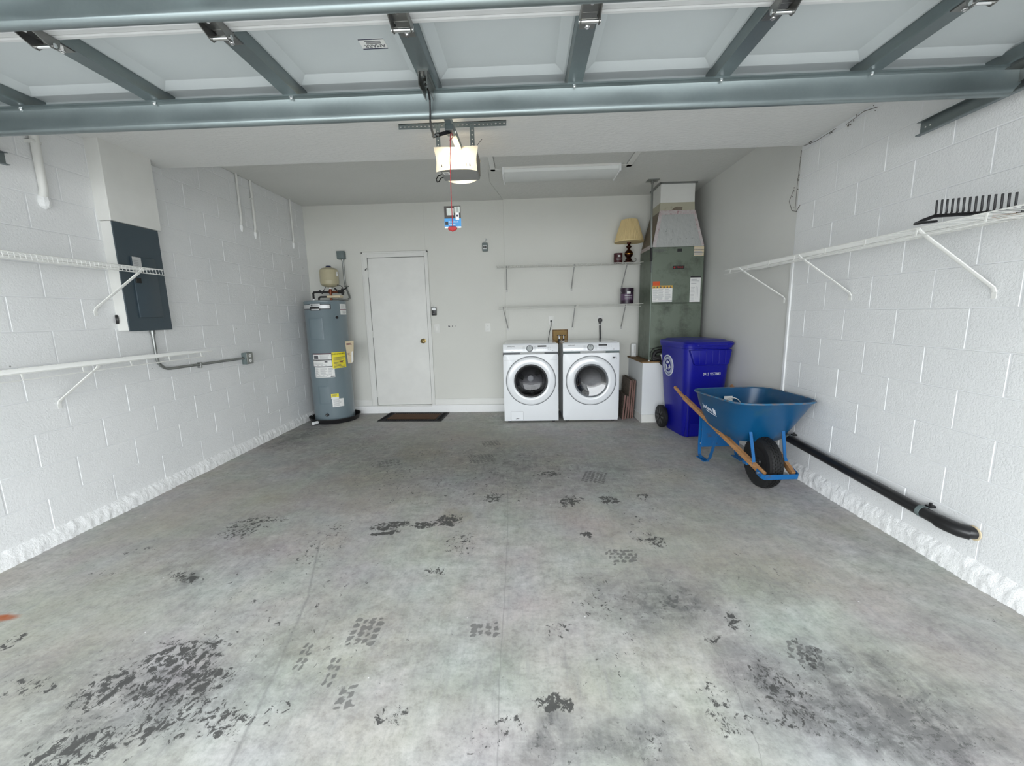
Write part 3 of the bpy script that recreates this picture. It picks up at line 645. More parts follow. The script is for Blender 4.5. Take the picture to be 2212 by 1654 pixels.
s = MB(); s.cyl((-.380, 2.4992, 1.908), (-.380, 2.4986, 1.908), .006, n=10); s.build('phone_icon', M['navy'], ht)
s = MB(); s.box(-.450, -.434, 2.4994, 2.5, 1.860, 1.877); s.build('app_icon', M['black'], ht, smooth=False)
text('Download', .0125, 'lettering', M['paper'], ht, (-.405, 2.5, 1.876), X, Z)
text('the app', .0125, 'lettering', M['paper'], ht, (-.411, 2.5, 1.863), X, Z)

# ------------------------------------------------------------------ ceiling fixtures
ah = thing('attic_hatch', 'white framed attic hatch in the rear ceiling behind the strip light', 'hatch', (.38, 4.0, ZC))
s = MB(); s.box(-.275, 1.038, 3.45, 4.543, ZC-.012, ZC+.01); s.build('hatch_panel', M['hatch'], ah, smooth=False)
for a in ((-.335, -.283, 3.4, 4.61), (1.046, 1.105, 3.4, 4.61), (-.335, 1.105, 4.552, 4.61)):
    s = MB(); s.box(a[0], a[1], a[2], a[3], ZC-.016, ZC+.005); s.build('frame_board', M['trim'], ah, bevel=.004)
fl = thing('ceiling_light', 'long unlit fluorescent strip light on the rear ceiling', 'ceiling light', (.39, 4.67, ZC))
s = MB(); s.box(-.205, .975, 4.50, 4.84, ZC-.03, ZC); s.build('pan', M['trim'], fl, bevel=.003)
s = MB(); s.prism([(4.508, ZC-.028), (4.515, ZC-.058), (4.56, ZC-.078), (4.78, ZC-.078), (4.825, ZC-.058), (4.832, ZC-.028)], 'x', -.195, .965); s.build('diffuser', M['lampoff'], fl)
for xa, xb in ((-.212, -.193), (.963, .982)):
    s = MB(); s.box(xa, xb, 4.495, 4.845, ZC-.082, ZC); s.build('end_cap', M['white'], fl, bevel=.004)
s = MB(); s.tube([(-.36, 4.6, ZC-.003), (-.38, 5.0, ZC-.003), (-.32, 5.4, ZC-.003), (-.27, 5.74, ZC-.003)], .003, 5); struct(s.build('trim_5', M['wire_back']))

# ------------------------------------------------------------------ wire shelves
def wire_shelf(label, O, Lv, Dv, length, depth, mat, braces, bmat=None, bw=(.0125, .005), lip='sparse', cut=None, rod_extra=0.0, lipdrop=.034):
    """O at the wall, start of the shelf; Lv along, Dv away from the wall"""
    O = Vector(O); Lv = Vector(Lv); Dv = Vector(Dv); P = lambda s, t, z: O+Lv*s+Dv*t+Z*z
    T = thing('wire_shelf', label, 'shelf', tuple(O))
    d = MB(); n = int(length/.0254)
    for k in range(n+1):
        s0 = k*.0254; t0 = .006
        if cut and s0 > cut[0]: t0 = cut[1]
        pts = [P(s0, t0, 0), P(s0, depth, 0)]
        if lip == 'dense': pts.append(P(s0, depth+.004, -lipdrop))
        d.tube(pts, .0017, 4)
    o = d.build('wire_deck', mat, T); o['kind'] = 'stuff'
    for t, z, r in ((.006, 0, .0028), (depth*.5, -.003, .0026), (depth, -.002, .0032), (depth+.004, -lipdrop, .0032)):
        l1 = length if not (cut and t < cut[1]) else cut[0]
        if z <= -.03: l1 = length-rod_extra
        m = MB(); m.tube([P(0, t, z), P(l1, t, z)], r, 6); m.build('rod', mat, T)
    if lip == 'sparse':
        s0 = .10
        while s0 < length-rod_extra:
            m = MB(); m.tube([P(s0, depth, -.001), P(s0, depth+.004, -lipdrop)], (.0055, .002), 6, flat=Lv); m.build('lip_hook', mat, T); s0 += .305
    for sf, st, zf in braces:
        m = MB(); m.tube([P(st, depth-.004, -.006), P(st+(sf-st)*.04, depth*.95, -.022), P(sf, .012, zf+.02), P(sf, .004, zf)], bw, 6, flat=Lv); br = m.build('brace', bmat or mat, T)
        m = MB(); m.obox(P(sf, .0015, zf-.03)-Lv*.011, Lv, Z, .022, .04, .003 if Lv.cross(Z).dot(Dv) > 0 else -.003); m.build('foot_plate', bmat or mat, br, smooth=False)
    return T
YW = YB-.022
wire_shelf('upper white wire shelf on the back wall, holding the table lamp', (-.36, YW, 1.957), X, -Y, 1.845, .30, M['wire_back'],
           [(.115, .13, -.285), (.98, .985, -.29), (1.646, 1.645, -.285)], M['bracegrey'], (.0075, .004), rod_extra=.03)
wire_shelf('lower white wire shelf on the back wall, above the washer and dryer', (-.345, YW, 1.447), X, -Y, 1.84, .30, M['wire_back'],
           [(.10, .06, -.285), (.978, .98, -.29), (1.635, 1.62, -.295)], M['bracegrey'], (.0075, .004), rod_extra=.03)
wire_shelf('long white wire shelf on the right block wall, carrying the rake', (XR, 4.062, 1.708), -Y, -X, 3.6, .307, M['wire'],
           [(.43, .25, -.29), (1.15, 1.05, -.29), (2.02, 1.93, -.31), (2.9, 2.85, -.31)], lipdrop=.040)
wire_shelf('upper white wire shelf on the left wall, its end crossing the breaker panel', (XL, .55, 1.722), Y, X, 2.50, .31, M['wire'],
           [(2.257, 2.345, -.292), (1.1, 1.18, -.292)], lip='dense', cut=(2.375, .118), lipdrop=.038)
wire_shelf('lower white wire shelf on the left wall, below the breaker panel', (XL, .45, 1.10), Y, X, 2.975, .31, M['wire'],
           [(2.03, 2.03, -.245), (1.1, 1.1, -.245)], cut=(2.71, .045), rod_extra=.10, lipdrop=.036)
# ------------------------------------------------------------------ garden rake on the right shelf
rk = thing('rake_head', 'dark steel bow rake head with upturned tines on the right wire shelf', 'rake', (1.99, 2.05, 1.712))
rz = lambda y: 1.772-(2.20-y)*.165
s = MB(); s.tube([(1.97, 2.245, 1.756), (2.0, 2.205, rz(2.2)), (2.0, 1.83, rz(1.83)), (1.97, 1.80, 1.718)], .0085, 8); br = s.build('bridge', M['blackmetal'], rk)
for k in range(14):
    yy = 2.192-.0262*k; zz = rz(yy)
    s = MB(); s.tube([(2.0, yy+.014, zz), (1.995, yy+.004, zz+.016), (1.992, yy+.002, zz+.040), (1.993, yy+.004, zz+.072)], (.0050, .0042), 6); s.build('tine', M['blackmetal'], rk)
s = MB(); s.tube([(1.97, 2.245, 1.756), (1.955, 2.258, 1.748), (1.94, 2.24, 1.742), (1.925, 2.18, 1.738), (1.915, 2.10, 1.728)], .006, 7); s.build('bow', M['blackmetal'], rk)
s = MB(); s.cyl((2.09, 2.02, 1.726), (2.09, 1.45, 1.726), .013, n=12); s.build('shaft', M['handle'], rk)
# ------------------------------------------------------------------ left wall fittings
b = MB(); b.box(XL-.01, -2.846, 2.935, 3.345, 2.050, ZS+.01); struct(b.build('trim_6', M['trim'], bevel=.004))     # boxed-in chase above the breaker panel
ep = thing('breaker_panel', 'slate blue electrical breaker panel with white sides on the left wall', 'electrical panel', (XL, 3.03, 1.29))
s = MB(); s.box(XL-.01, -2.857, 2.950, 3.306, 1.290, 2.049); s.build('box', M['trim'], ep, bevel=.003)
s = MB(); s.box(-2.858, -2.850, 2.944, 3.314, 1.286, 2.046); s.build('cover', M['panel'], ep, bevel=.0015)
s = MB(); s.box(-2.851, -2.838, 3.036, 3.236, 1.384, 1.822); pd = s.build('panel_door', M['panel'], ep, bevel=.004, seg=2)
s = MB(); s.box(-2.839, -2.833, 3.044, 3.086, 1.634, 1.672); s.build('latch', M['iron'], pd, bevel=.002)
s = MB(); s.box(-2.839, -2.8372, 3.042, 3.112, 1.708, 1.820); lb = s.build('label', M['silver'], pd, smooth=False)
s = MB(); s.box(-2.8372, -2.8366, 3.098, 3.120, 1.708, 1.720); s.build('label_bar', M['black'], lb, smooth=False)
s = MB(); rows(s, (-2.8372, 3.048, 1.74), Y, Z, .05, .06, 5); s.build('small_print', M['inklight'], lb, smooth=False)
s = MB(); s.tube([(XL+.008, 2.944, 1.40), (XL+.016, 2.938, 1.385), (XL+.016, 2.938, 1.36), (XL+.008, 2.944, 1.345)], .009, 8); s.build('side_latch', M['black'], ep)
cd = thing('conduit_run', 'bent grey metal conduit running from the breaker panel to the outlet box', 'conduit', (XL, 3.2, .95))
s = MB(); pts = [(XL+.022, 3.200, 1.295), (XL+.022, 3.200, 1.08)]
for k in range(7):
    a = PI*k/12; pts.append((XL+.022, 3.200+.11*(1-math.cos(a)), 1.08-.11*math.sin(a)))
pts += [(XL+.022, 4.22, .960)]
s.tube(pts, .0115, 12); s.build('tube', M['conduit'], cd)
s = MB(); s.cyl((XL+.022, 3.200, 1.29), (XL+.022, 3.200, 1.255), .018, n=12); s.build('connector', M['conduit'], cd)
s = MB(); s.box(XL-.001, XL+.034, 3.62, 3.64, .935, .985); s.build('strap', M['conduit'], cd, bevel=.003)
ox = thing('outlet_box', 'grey surface outlet box with two round sockets on the left wall', 'outlet', (XL, 4.27, .9))
s = MB(); s.box(XL-.002, XL+.048, 4.215, 4.325, .895, 1.015); s.build('box', M['jbox'], ox, bevel=.006, seg=2)
s = MB(); s.box(XL+.048, XL+.053, 4.22, 4.32, .90, 1.01); cp = s.build('cover', M['conduit'], ox, bevel=.002)
for z in (.930, .982):
    s = MB(); s.cyl((XL+.052, 4.27, z), (XL+.0565, 4.27, z), .017, n=18); s.build('socket', M['white'], cp)
    s = MB(); s.box(XL+.0565, XL+.0572, 4.263, 4.265, z-.006, z+.006).box(XL+.0565, XL+.0572, 4.275, 4.277, z-.006, z+.006); s.build('slots', M['ink'], cp, smooth=False)
for y, z0, z1, r, lab in ((2.607, 2.10, ZS, .022, 'thick white painted riser pipe on the left wall, before the chase'),
                          (4.455, 2.31, ZC, .0115, 'white painted conduit drop, first of the pair left of the rear corner'),
                          (4.675, 2.28, ZC, .0125, 'white painted conduit drop, second of the pair, with double stub end'),
                          (5.437, 2.29, ZC, .0115, 'white painted conduit drop nearest the back wall corner')):
    T = thing('conduit_drop', lab, 'pipe', (XL, y, z0), group='white conduit drops on the left wall'); so = .005
    s = MB(); s.tube([(XL+r+so, y, z1), (XL+r+so, y, z0+.06), (XL+r*.6, y+.003, z0+.02), (XL+.004, y+.004, z0)], r, 12); s.build('tube', M['trim'], T)
    s = MB(); s.lathe([(.004, z0-.055), (r*1.1, z0-.04), (r*1.5, z0-.012), (r*1.2, z0+.015), (r*.9, z0+.03)], (XL+r*.4, y+.006, 0), 'z', 9); s.build('plaster_plug', M['curb'], T)
    if y == 4.675 or r > .02:
        s = MB(); s.box(XL-.001, XL+2*r+.002, y-r-.014, y+r+.002, z1-.20 if r < .02 else z1-.16, z1-.185 if r < .02 else z1-.145); s.build('clip', M['trim'], T, bevel=.002)

# ------------------------------------------------------------------ black drain pipe on the right wall
dp = thing('drain_pipe', 'black plastic drain pipe running low along the right block wall', 'pipe', (XR, 2.6, .2))
xp = XR-.058
s = MB(); pts = [(xp, 3.9, .335), (xp, 2.12, .252), (xp+.001, 2.04, .248), (xp+.014, 1.995, .246), (xp+.040, 1.968, .245), (xp+.062, 1.962, .245)]
s.tube(pts, .030, 20); s.build('tube', M['pipeblack'], dp)
s = MB(); s.tube([(xp-.001, 2.075, .2495), (xp+.001, 2.035, .248), (xp+.013, 1.990, .246), (xp+.040, 1.961, .245)], .0345, 20); s.build('elbow', M['pipeblack'], dp)
for yy, zz in ((2.17, .2545), (3.33, .3085)):
    s = MB(); s.cyl((xp, yy-.011, zz), (xp, yy+.011, zz+.0005), .0325, n=20); c = s.build('clamp', M['jbox'], dp)
    s = MB(); s.box(xp+.02, XR, yy-.012, yy+.012, zz+.022, zz+.034); s.cyl((XR-.02, yy, zz+.034), (XR-.02, yy, zz+.048), .007, n=8); s.build('clamp_tab', M['blackmetal'], c)
s = MB(); s.lathe([(.037, -.001), (.035, -.004), (.028, -.005)], (XR-.001, 1.962, .245), 'x', 14, False, False); s.build('sealant', M['tan'], dp)

# ------------------------------------------------------------------ water heater
HX, HY, HR = -2.60, 5.45, .253
wh = thing('water_heater', 'tall blue-grey electric water heater standing in the rear left corner', 'water heater', (HX, HY, .03))
s = MB(); s.lathe([(.20, .012), (HR-.012, .014), (HR, .03), (HR, 1.545), (HR+.002, 1.548), (HR+.002, 1.562), (HR-.01, 1.572), (.02, 1.578)], (HX, HY, 0), 'z', 64); s.build('tank_jacket', M['heater'], wh)
PH = math.atan2(-HY, -HX)   # direction to the viewer's side of the room
def patch(d0, d1, z0, z1, mat, name, parent, off=.0015, nseg=10):
    r0, r1 = HR-.002, HR+off; rings = []
    for i in range(nseg+1):
        a = PH+math.radians(d0+(d1-d0)*i/nseg); c, sn = math.cos(a), math.sin(a)
        rings.append([(HX+r0*c, HY+r0*sn, z0), (HX+r1*c, HY+r1*sn, z0), (HX+r1*c, HY+r1*sn, z1), (HX+r0*c, HY+r0*sn, z1)])
    m = MB(); m.loft(rings); return m.build(name, mat, parent, angle=60)
def pprint(d0, d1, z0, z1, n, mat, parent, off=.0022):
    m = MB(); h = (z1-z0)/n
    for k in range(n):
        dd = d0+(d1-d0)*random.uniform(.55, 1); rings = []
        for i in range(5):
            a = PH+math.radians(d0+(dd-d0)*i/4); c, sn = math.cos(a), math.sin(a); r0, r1 = HR-.001, HR+off; za = z0+h*(n-1-k)+h*.3; zb = za+h*.4
            rings.append([(HX+r0*c, HY+r0*sn, za), (HX+r1*c, HY+r1*sn, za), (HX+r1*c, HY+r1*sn, zb), (HX+r0*c, HY+r0*sn, zb)])
        m.loft(rings)
    return m.build('small_print', mat, parent)
bd = patch(-78, 14, 1.462, 1.525, M['black'], 'badge', wh, .002)
patch(-76, -44, 1.470, 1.517, M['silver'], 'badge_plate', bd, .003); patch(-16, 11, 1.470, 1.517, M['silver'], 'badge_plate', bd, .003)
patch(-45, -13, 1.490, 1.532, M['black'], 'badge_surround', bd, .0025); cpl = patch(-44, -14, 1.493, 1.530, M['silver'], 'badge_plate', bd, .0035)
patch(-40, -35, 1.502, 1.522, M['ink'], 'badge_emblem', bd, .0045); pprint(-32, -17, 1.503, 1.520, 1, M['inklight'], bd, .0045)
patch(-43, -14, 1.446, 1.476, M['black'], 'badge_grip', bd, .003); patch(-40, -17, 1.450, 1.466, M['silver'], 'badge_grip_inset', bd, .004)
for d0, d1, z0, z1 in ((-54, -11, 1.085, 1.352), (-43, -7, .255, .490)):
    ap = patch(d0, d1, z0, z1, M['heater_panel'], 'access_cover', wh, .003); patch(d0+5, d1-4, z0+.012, z1-.012, M['heater'], 'cover_face', ap, .006)
a1 = patch(-52, 4, .741, .913, M['black'], 'warning_label', wh); patch(-51, 3, .832, .898, M['paper'], 'label_field', a1, .002); patch(-51, 3, .747, .822, M['paper'], 'label_field', a1, .002)
patch(-51, 3, .900, .911, M['maroon'], 'label_header', a1, .002); patch(-47, -33, .845, .885, M['ink'], 'label_drawing', a1, .0028); pprint(-28, 0, .84, .892, 6, M['inklight'], a1, .0028); pprint(-48, 0, .752, .785, 3, M['inklight'], a1, .0028); patch(-16, -8, .795, .815, M['ink'], 'label_emblem', a1, .0028)
a2 = patch(-48, 9, .603, .735, M['paper'], 'rating_label', wh); pprint(-46, -33, .64, .725, 7, M['inklight'], a2); pprint(-30, -10, .64, .725, 7, M['inklight'], a2); pprint(-8, 7, .64, .725, 6, M['inklight'], a2); pprint(-46, 5, .61, .635, 2, M['inklight'], a2); patch(-3, 8, .608, .62, M['ink'], 'label_bar', a2, .0024)
a3 = patch(4.5, 46, .715, .918, M['yellowlabel'], 'energy_label', wh, .002); pprint(8, 44, .72, .86, 9, M['ink'], a3, .003); patch(27, 35, .785, .797, M['maroon'], 'label_bar', a3, .0035)
def ptext(st, deg, z, size, mat, parent, off=.004):
    a = PH+math.radians(deg); n = Vector((math.cos(a), math.sin(a), 0)); u = Z.cross(n)
    return text(st, size, 'lettering', mat, parent, Vector((HX, HY, z))+n*(HR+off), u, Z)
ptext('ENERGY', 15.5, .896, .026, M['black'], a3, .0045); ptext('GUIDE', 34.5, .896, .026, M['black'], a3, .0045)
a4 = patch(-7, 14, .318, .385, M['yellowlabel'], 'service_label', wh); patch(-7, 14, .318, .340, M['paper'], 'label_field', a4, .0022); pprint(-5, 12, .345, .38, 3, M['ink'], a4)
a5 = patch(-5, 27, .213, .316, M['paper'], 'rating_label', wh); pprint(-2, 24, .222, .31, 7, M['inklight'], a5)
a6 = patch(42, 73, 1.392, 1.527, M['paper'], 'caution_label', wh); pprint(45, 70, 1.465, 1.52, 5, M['inklight'], a6); pprint(50, 70, 1.40, 1.44, 4, M['inklight'], a6); patch(42, 73, 1.452, 1.459, M['maroon'], 'label_bar', a6, .0022)
def stub(deg, z, r, l, mat, name):
    a = PH+math.radians(deg); n = Vector((math.cos(a), math.sin(a), 0)); p = Vector((HX, HY, z)); m = MB(); m.cyl(p+n*(HR-.004), p+n*(HR+l), r, n=14); return m.build(name, mat, wh)
stub(28, 1.357, .036, .003, M['heater'], 'port_ring'); stub(28, 1.357, .017, .012, M['black'], 'relief_port'); stub(-21, .117, .019, .03, M['black'], 'drain_valve'); stub(-21, .117, .007, .05, M['chrome'], 'valve_stem')
# plumbing on top
pp = MB(); pp.tube([(-2.72, 5.40, 1.575), (-2.72, 5.40, 1.665), (-2.705, 5.40, 1.682), (-2.62, 5.41, 1.682), (-2.50, 5.42, 1.682)], .013, 10); pp.build('supply_pipe', M['iron'], wh)
pp = MB(); pp.cyl((-2.72, 5.40, 1.575), (-2.72, 5.40, 1.60), .017, n=10); pp.build('nipple', M['chrome'], wh)
pp = MB(); pp.tube([(-2.50, 5.42, 1.575), (-2.50, 5.42, 1.745)], .016, 12); pp.cyl((-2.50, 5.42, 1.66), (-2.50, 5.42, 1.705), .022, n=12); pp.build('copper_riser', M['copper'], wh)
pp = MB(); pp.tube([(-2.56, 5.42, 1.682), (-2.37, 5.42, 1.682)], .015, 10); pp.build('copper_tee', M['copper'], wh)
pp = MB(); pp.tube([(-2.66, 5.42, 1.585), (-2.66, 5.42, 1.607), (-2.64, 5.42, 1.622), (-2.42, 5.43, 1.622), (-2.40, 5.44, 1.61)], .012, 10); pp.build('return_pipe', M['iron'], wh)
pp = MB(); pp.cyl((-2.40, 5.42, 1.682), (-2.33, 5.42, 1.682), .022, n=10); pp.cyl((-2.345, 5.42, 1.64), (-2.345, 5.42, 1.72), .017, n=10); va = pp.build('shutoff_valve', M['iron'], wh)
pp = MB(); pp.tube([(-2.36, 5.41, 1.69), (-2.30, 5.40, 1.715), (-2.27, 5.40, 1.735)], .009, 6); pp.tube([(-2.41, 5.41, 1.70), (-2.44, 5.41, 1.725)], .010, 6); pp.build('valve_lever', M['black'], va)
pp = MB(); pp.tube([(-2.61, 5.40, 1.662), (-2.58, 5.41, 1.70)], .012, 6); pp.tube([(-2.64, 5.41, 1.705), (-2.59, 5.41, 1.678)], .007, 6); pp.build('valve_lever', M['black'], wh)
pp = MB(); pp.tube([(-2.585, 5.40, 1.69), (-2.56, 5.40, 1.73), (-2.545, 5.41, 1.76)], .004, 6); pp.tube([(-2.42, 5.41, 1.77), (-2.36, 5.40, 1.76), (-2.33, 5.40, 1.735), (-2.335, 5.41, 1.70)], .004, 6); pp.build('strap_wire', M['black'], wh)
pp = MB(); pp.box(-2.53, -2.36, 5.36, 5.46, 1.605, 1.635); pp.build('wood_block', M['tan'], wh, bevel=.003)
et = thing('expansion_tank', 'small beige expansion tank mounted above the water heater', 'tank', (-2.50, 5.42, 1.74))
s = MB(); s.lathe([(.02, 1.738), (.04, 1.742), (.085, 1.755), (.108, 1.775), (.114, 1.80), (.114, 1.81), (.1155, 1.815), (.1155, 1.822), (.114, 1.827), (.114, 1.93), (.108, 1.955), (.085, 1.975), (.04, 1.988), (.002, 1.99)], (-2.50, 5.42, 0), 'z', 40); s.build('shell', M['beige'], et)
s = MB(); s.lathe([(.036, 1.985), (.034, 2.0), (.026, 2.008), (.002, 2.009)], (-2.50, 5.42, 0), 'z', 20); s.build('valve_cap', M['navy'], et)
s = MB(); s.cyl((-2.50, 5.42, 1.72), (-2.50, 5.42, 1.742), .02, n=14); s.build('nipple', M['paper'], et)
a = math.atan2(-5.42, 2.5)+math.radians(56); n = Vector((math.cos(a), math.sin(a), 0)); u = Z.cross(n)
s = MB(); s.obox(Vector((-2.50, 5.42, 1.875))+n*.1135-u*.018, u, Z, .036, .055, .0015); lb = s.build('label', M['paper'], et, smooth=False)
s = MB(); s.obox(Vector((-2.50, 5.42, 1.91))+n*.115-u*.006, u, Z, .012, .011, .0008); s.build('label_mark', M['ink'], lb, smooth=False)
dpn = thing('drain_pan', 'black round drain pan under the water heater', 'drain pan', (HX, HY, 0))
s = MB(); s.lathe([(.02, .004), (.285, .004), (.293, .010), (.318, .062), (.326, .064), (.326, .058), (.320, .055), (.297, .0), (.02, .0)], (HX, HY, 0), 'z', 56); s.build('pan', M['black'], dpn)
s = MB(); s.cyl((-2.70, 5.155, .030), (-2.728, 5.085, .030), .020, n=14); s.build('drain_fitting', M['white'], dpn)
mp = thing('manual_pouch', 'tan manual in a clear pouch hanging on the side of the water heater', 'manual', (-2.28, 5.33, .77))
s = MB(); s.add([(-2.326, 5.318, 1.052), (-2.200, 5.29, 1.062), (-2.222, 5.29, .80), (-2.245, 5.295, .775), (-2.305, 5.315, .765), (-2.326, 5.322, 1.052), (-2.200, 5.296, 1.062), (-2.222, 5.296, .80), (-2.245, 5.30, .775), (-2.305, 5.32, .765)],
             [(0,1,2,3,4), (9,8,7,6,5), (0,5,6,1), (1,6,7,2), (2,7,8,3), (3,8,9,4), (4,9,5,0)]); s.build('booklet', M['tan'], mp, smooth=False)
u = Vector((.126, -.028, .01)); v = Vector((.0, 0, 1))
s = MB(); rows(s, (-2.305, 5.308, 1.0), u, v, .08, .03, 2); rows(s, (-2.30, 5.309, .86), u, v, .04, .05, 3, .2); s.build('small_print', M['maroon'], mp, smooth=False)
s = MB(); s.add([(-2.215, 5.283, .93), (-2.222, 5.284, .80), (-2.25, 5.289, .775), (-2.238, 5.287, .92)], [(0,1,2,3)]); s.build('folded_corner', M['paper'], mp, smooth=False)
jb = thing('junction_box', 'grey square junction box with conduit on the back wall above the water heater', 'junction box', (-2.455, YB, 2.12))
s = MB(); s.box(-2.508, -2.405, YB-.055, YB+.003, 2.125, 2.232); s.build('box', M['jbox'], jb, bevel=.012, seg=3)
s = MB(); s.box(-2.508, -2.418, YB-.062, YB-.054, 2.130, 2.230); s.build('cover', M['jbox'], jb, bevel=.006, seg=2)
s = MB(); s.cyl((-2.447, YB-.02, 2.125), (-2.447, YB-.02, 2.095), .020, .014, n=12); s.build('connector', M['conduit'], jb)
s = MB(); s.tube([(-2.447, YB-.02, 2.10), (-2.443, YB-.02, 1.85), (-2.433, YB-.02, 1.75), (-2.395, YB-.03, 1.655), (-2.378, YB-.06, 1.612), (-2.385, YB-.11, 1.590), (-2.43, YB-.2, 1.586), (-2.52, 5.50, 1.582)], .0125, 10); s.build('conduit_tube', M['conduit'], jb)
s = MB(); s.box(-2.455, -2.40, YB-.034, YB, 1.765, 1.779); s.build('strap', M['conduit'], jb, bevel=.002)

# ------------------------------------------------------------------ back wall small fittings
def plate(name, label, cat, x, z, w_, h_, y=YB, mat='trim'):
    T = thing(name, label, cat, (x, y, z-h_/2))
    s = MB(); s.box(x-w_/2, x+w_/2, y-.006, y+.002, z-h_/2, z+h_/2); s.build('cover_plate', M[mat], T, bevel=.003, seg=2); return T
T = plate('light_switch', 'white rocker light switch beside the passage door', 'light switch', -1.221, 1.18, .075, .118)
s = MB(); s.box(-1.238, -1.204, YB-.010, YB-.005, 1.147, 1.213); s.build('rocker', M['trim'], T, bevel=.002)
T = plate('wall_outlet', 'white duplex wall outlet between the passage door and the washer', 'outlet', -.518, 1.177, .075, .118)
for z in (1.155, 1.199):
    s = MB(); s.cyl((-.518, YB-.005, z), (-.518, YB-.009, z), .0165, n=18); s.build('socket', M['trim'], T)
    s = MB(); s.box(-.526, -.523, YB-.0098, YB-.009, z-.006, z+.006).box(-.513, -.510, YB-.0098, YB-.009, z-.006, z+.006); s.build('slots', M['ink'], T, smooth=False)
T = thing('wall_console', 'black garage door wall console beside the passage door casing', 'wall control', (-1.247, YB, 1.36))
s = MB(); s.box(-1.281, -1.214, YB-.024, YB+.002, 1.355, 1.470); s.build('body', M['black'], T, bevel=.006, seg=2)
s = MB(); s.box(-1.273, -1.222, YB-.026, YB-.0235, 1.425, 1.462); s.build('display', M['silver'], T, smooth=False)
s = MB(); s.box(-1.262, -1.234, YB-.026, YB-.0235, 1.376, 1.380); s.build('logo_bar', M['inklight'], T, smooth=False)
s = MB(); s.tube([(-1.247, YB-.004, 1.47), (-1.265, YB-.003, 1.50), (-1.29, YB-.003, 1.53)], .002, 5); s.build('wire', M['wire_back'], T)
T = thing('wall_receiver', 'small grey metal wall box hung from a hook high on the back wall', 'wall box', (-.521, YB, 2.2))
s = MB(); s.box(-.558, -.487, YB-.030, YB+.002, 2.180, 2.288); s.build('body', M['jbox'], T, bevel=.004)
s = MB(); s.box(-.548, -.497, YB-.033, YB-.029, 2.208, 2.255); s.build('face', M['silver'], T, smooth=False)
s = MB(); s.box(-.543, -.526, YB-.035, YB-.032, 2.222, 2.242).box(-.519, -.502, YB-.035, YB-.032, 2.222, 2.242); s.build('terminals', M['black'], T, smooth=False)
s = MB(); s.tube([(-.53, YB-.01, 2.287), (-.522, YB-.02, 2.305), (-.511, YB-.02, 2.325), (-.507, YB-.01, 2.335)], .006, 7); s.sphere((-.506, YB-.012, 2.334), .012, 10); s.build('hook', M['silver'], T)
s = MB()
for x, z, r in ((-1.055, 1.205, .010), (-1.045, 1.202, .008), (-1.005, 1.205, .008), (-.96, 1.205, .005)): s.lathe([(r, -.0002), (r*.8, -.0012), (.0005, -.0014)], (x, YB, z), 'y', 8)
struct(s.build('trim_7', M['ink']))     # screw holes left in the wall
T = plate('wall_outlet', 'white wall outlet with black plug above the washer', 'outlet', .345, 1.254, .072, .115, YW)
s = MB(); s.box(.333, .357, YW-.035, YW-.005, 1.232, 1.256); s.build('plug', M['black'], T, bevel=.004)
T = plate('dryer_outlet', 'white dryer outlet with a large dark plug above the dryer', 'outlet', 1.008, 1.248, .075, .118, YW)
s = MB(); s.lathe([(.010, 0), (.028, -.006), (.030, -.03), (.024, -.04), (.004, -.042)], (1.0, YW-.005, 1.244), 'y', 18); s.prism([(.978, 1.235), (1.022, 1.235), (1.012, 1.188), (.988, 1.188)], 'y', YW-.040, YW-.008); s.build('plug', M['openerdark'] if False else M['gasket'], T, bevel=.002)
T = thing('washer_outlet_box', 'tan recessed washer hookup box between the washer and dryer', 'outlet box', (.466, YW, .95))
fx0, fx1, fz0, fz1 = .362, .570, .93, 1.128
s = MB()
for a in ((fx0, fx1, fz1-.012, fz1), (fx0, fx0+.012, fz0, fz1), (fx1-.012, fx1, fz0, fz1), (fx0, fx1, fz0, fz0+.012)): s.box(a[0], a[1], YW-.010, YW+.001, a[2], a[3])
s.build('frame', M['plywood'], T, bevel=.002)
s = MB(); s.box(fx0+.01, fx1-.01, YW-.0015, YW+.001, fz0+.01, fz1-.01); s.build('recess', plain('tan_recess', lin(148,120,70), .7, var=.15), T, smooth=False)
for x in (.450, .512):
    s = MB(); s.cyl((x, YW-.03, 1.0), (x, YW-.03, 1.035), .011, n=10); s.cyl((x, YW-.03, 1.035), (x, YW-.03, 1.05), .007, n=8); v_ = s.build('valve', M['chrome'], T)
    s = MB(); s.box(x-.028, x+.028, YW-.036, YW-.024, 1.046, 1.055); s.build('valve_handle', M['black'], v_, bevel=.002)
s = MB(); s.tube([(.450, YW-.03, 1.0), (.448, YW-.05, .97), (.46, YW-.09, .94), (.455, YW-.10, .80)], .012, 8); s.tube([(.512, YW-.03, 1.0), (.50, YW-.05, .965), (.475, YW-.10, .93), (.47, YW-.12, .80)], .012, 8); s.build('hose', M['gasket'], T)

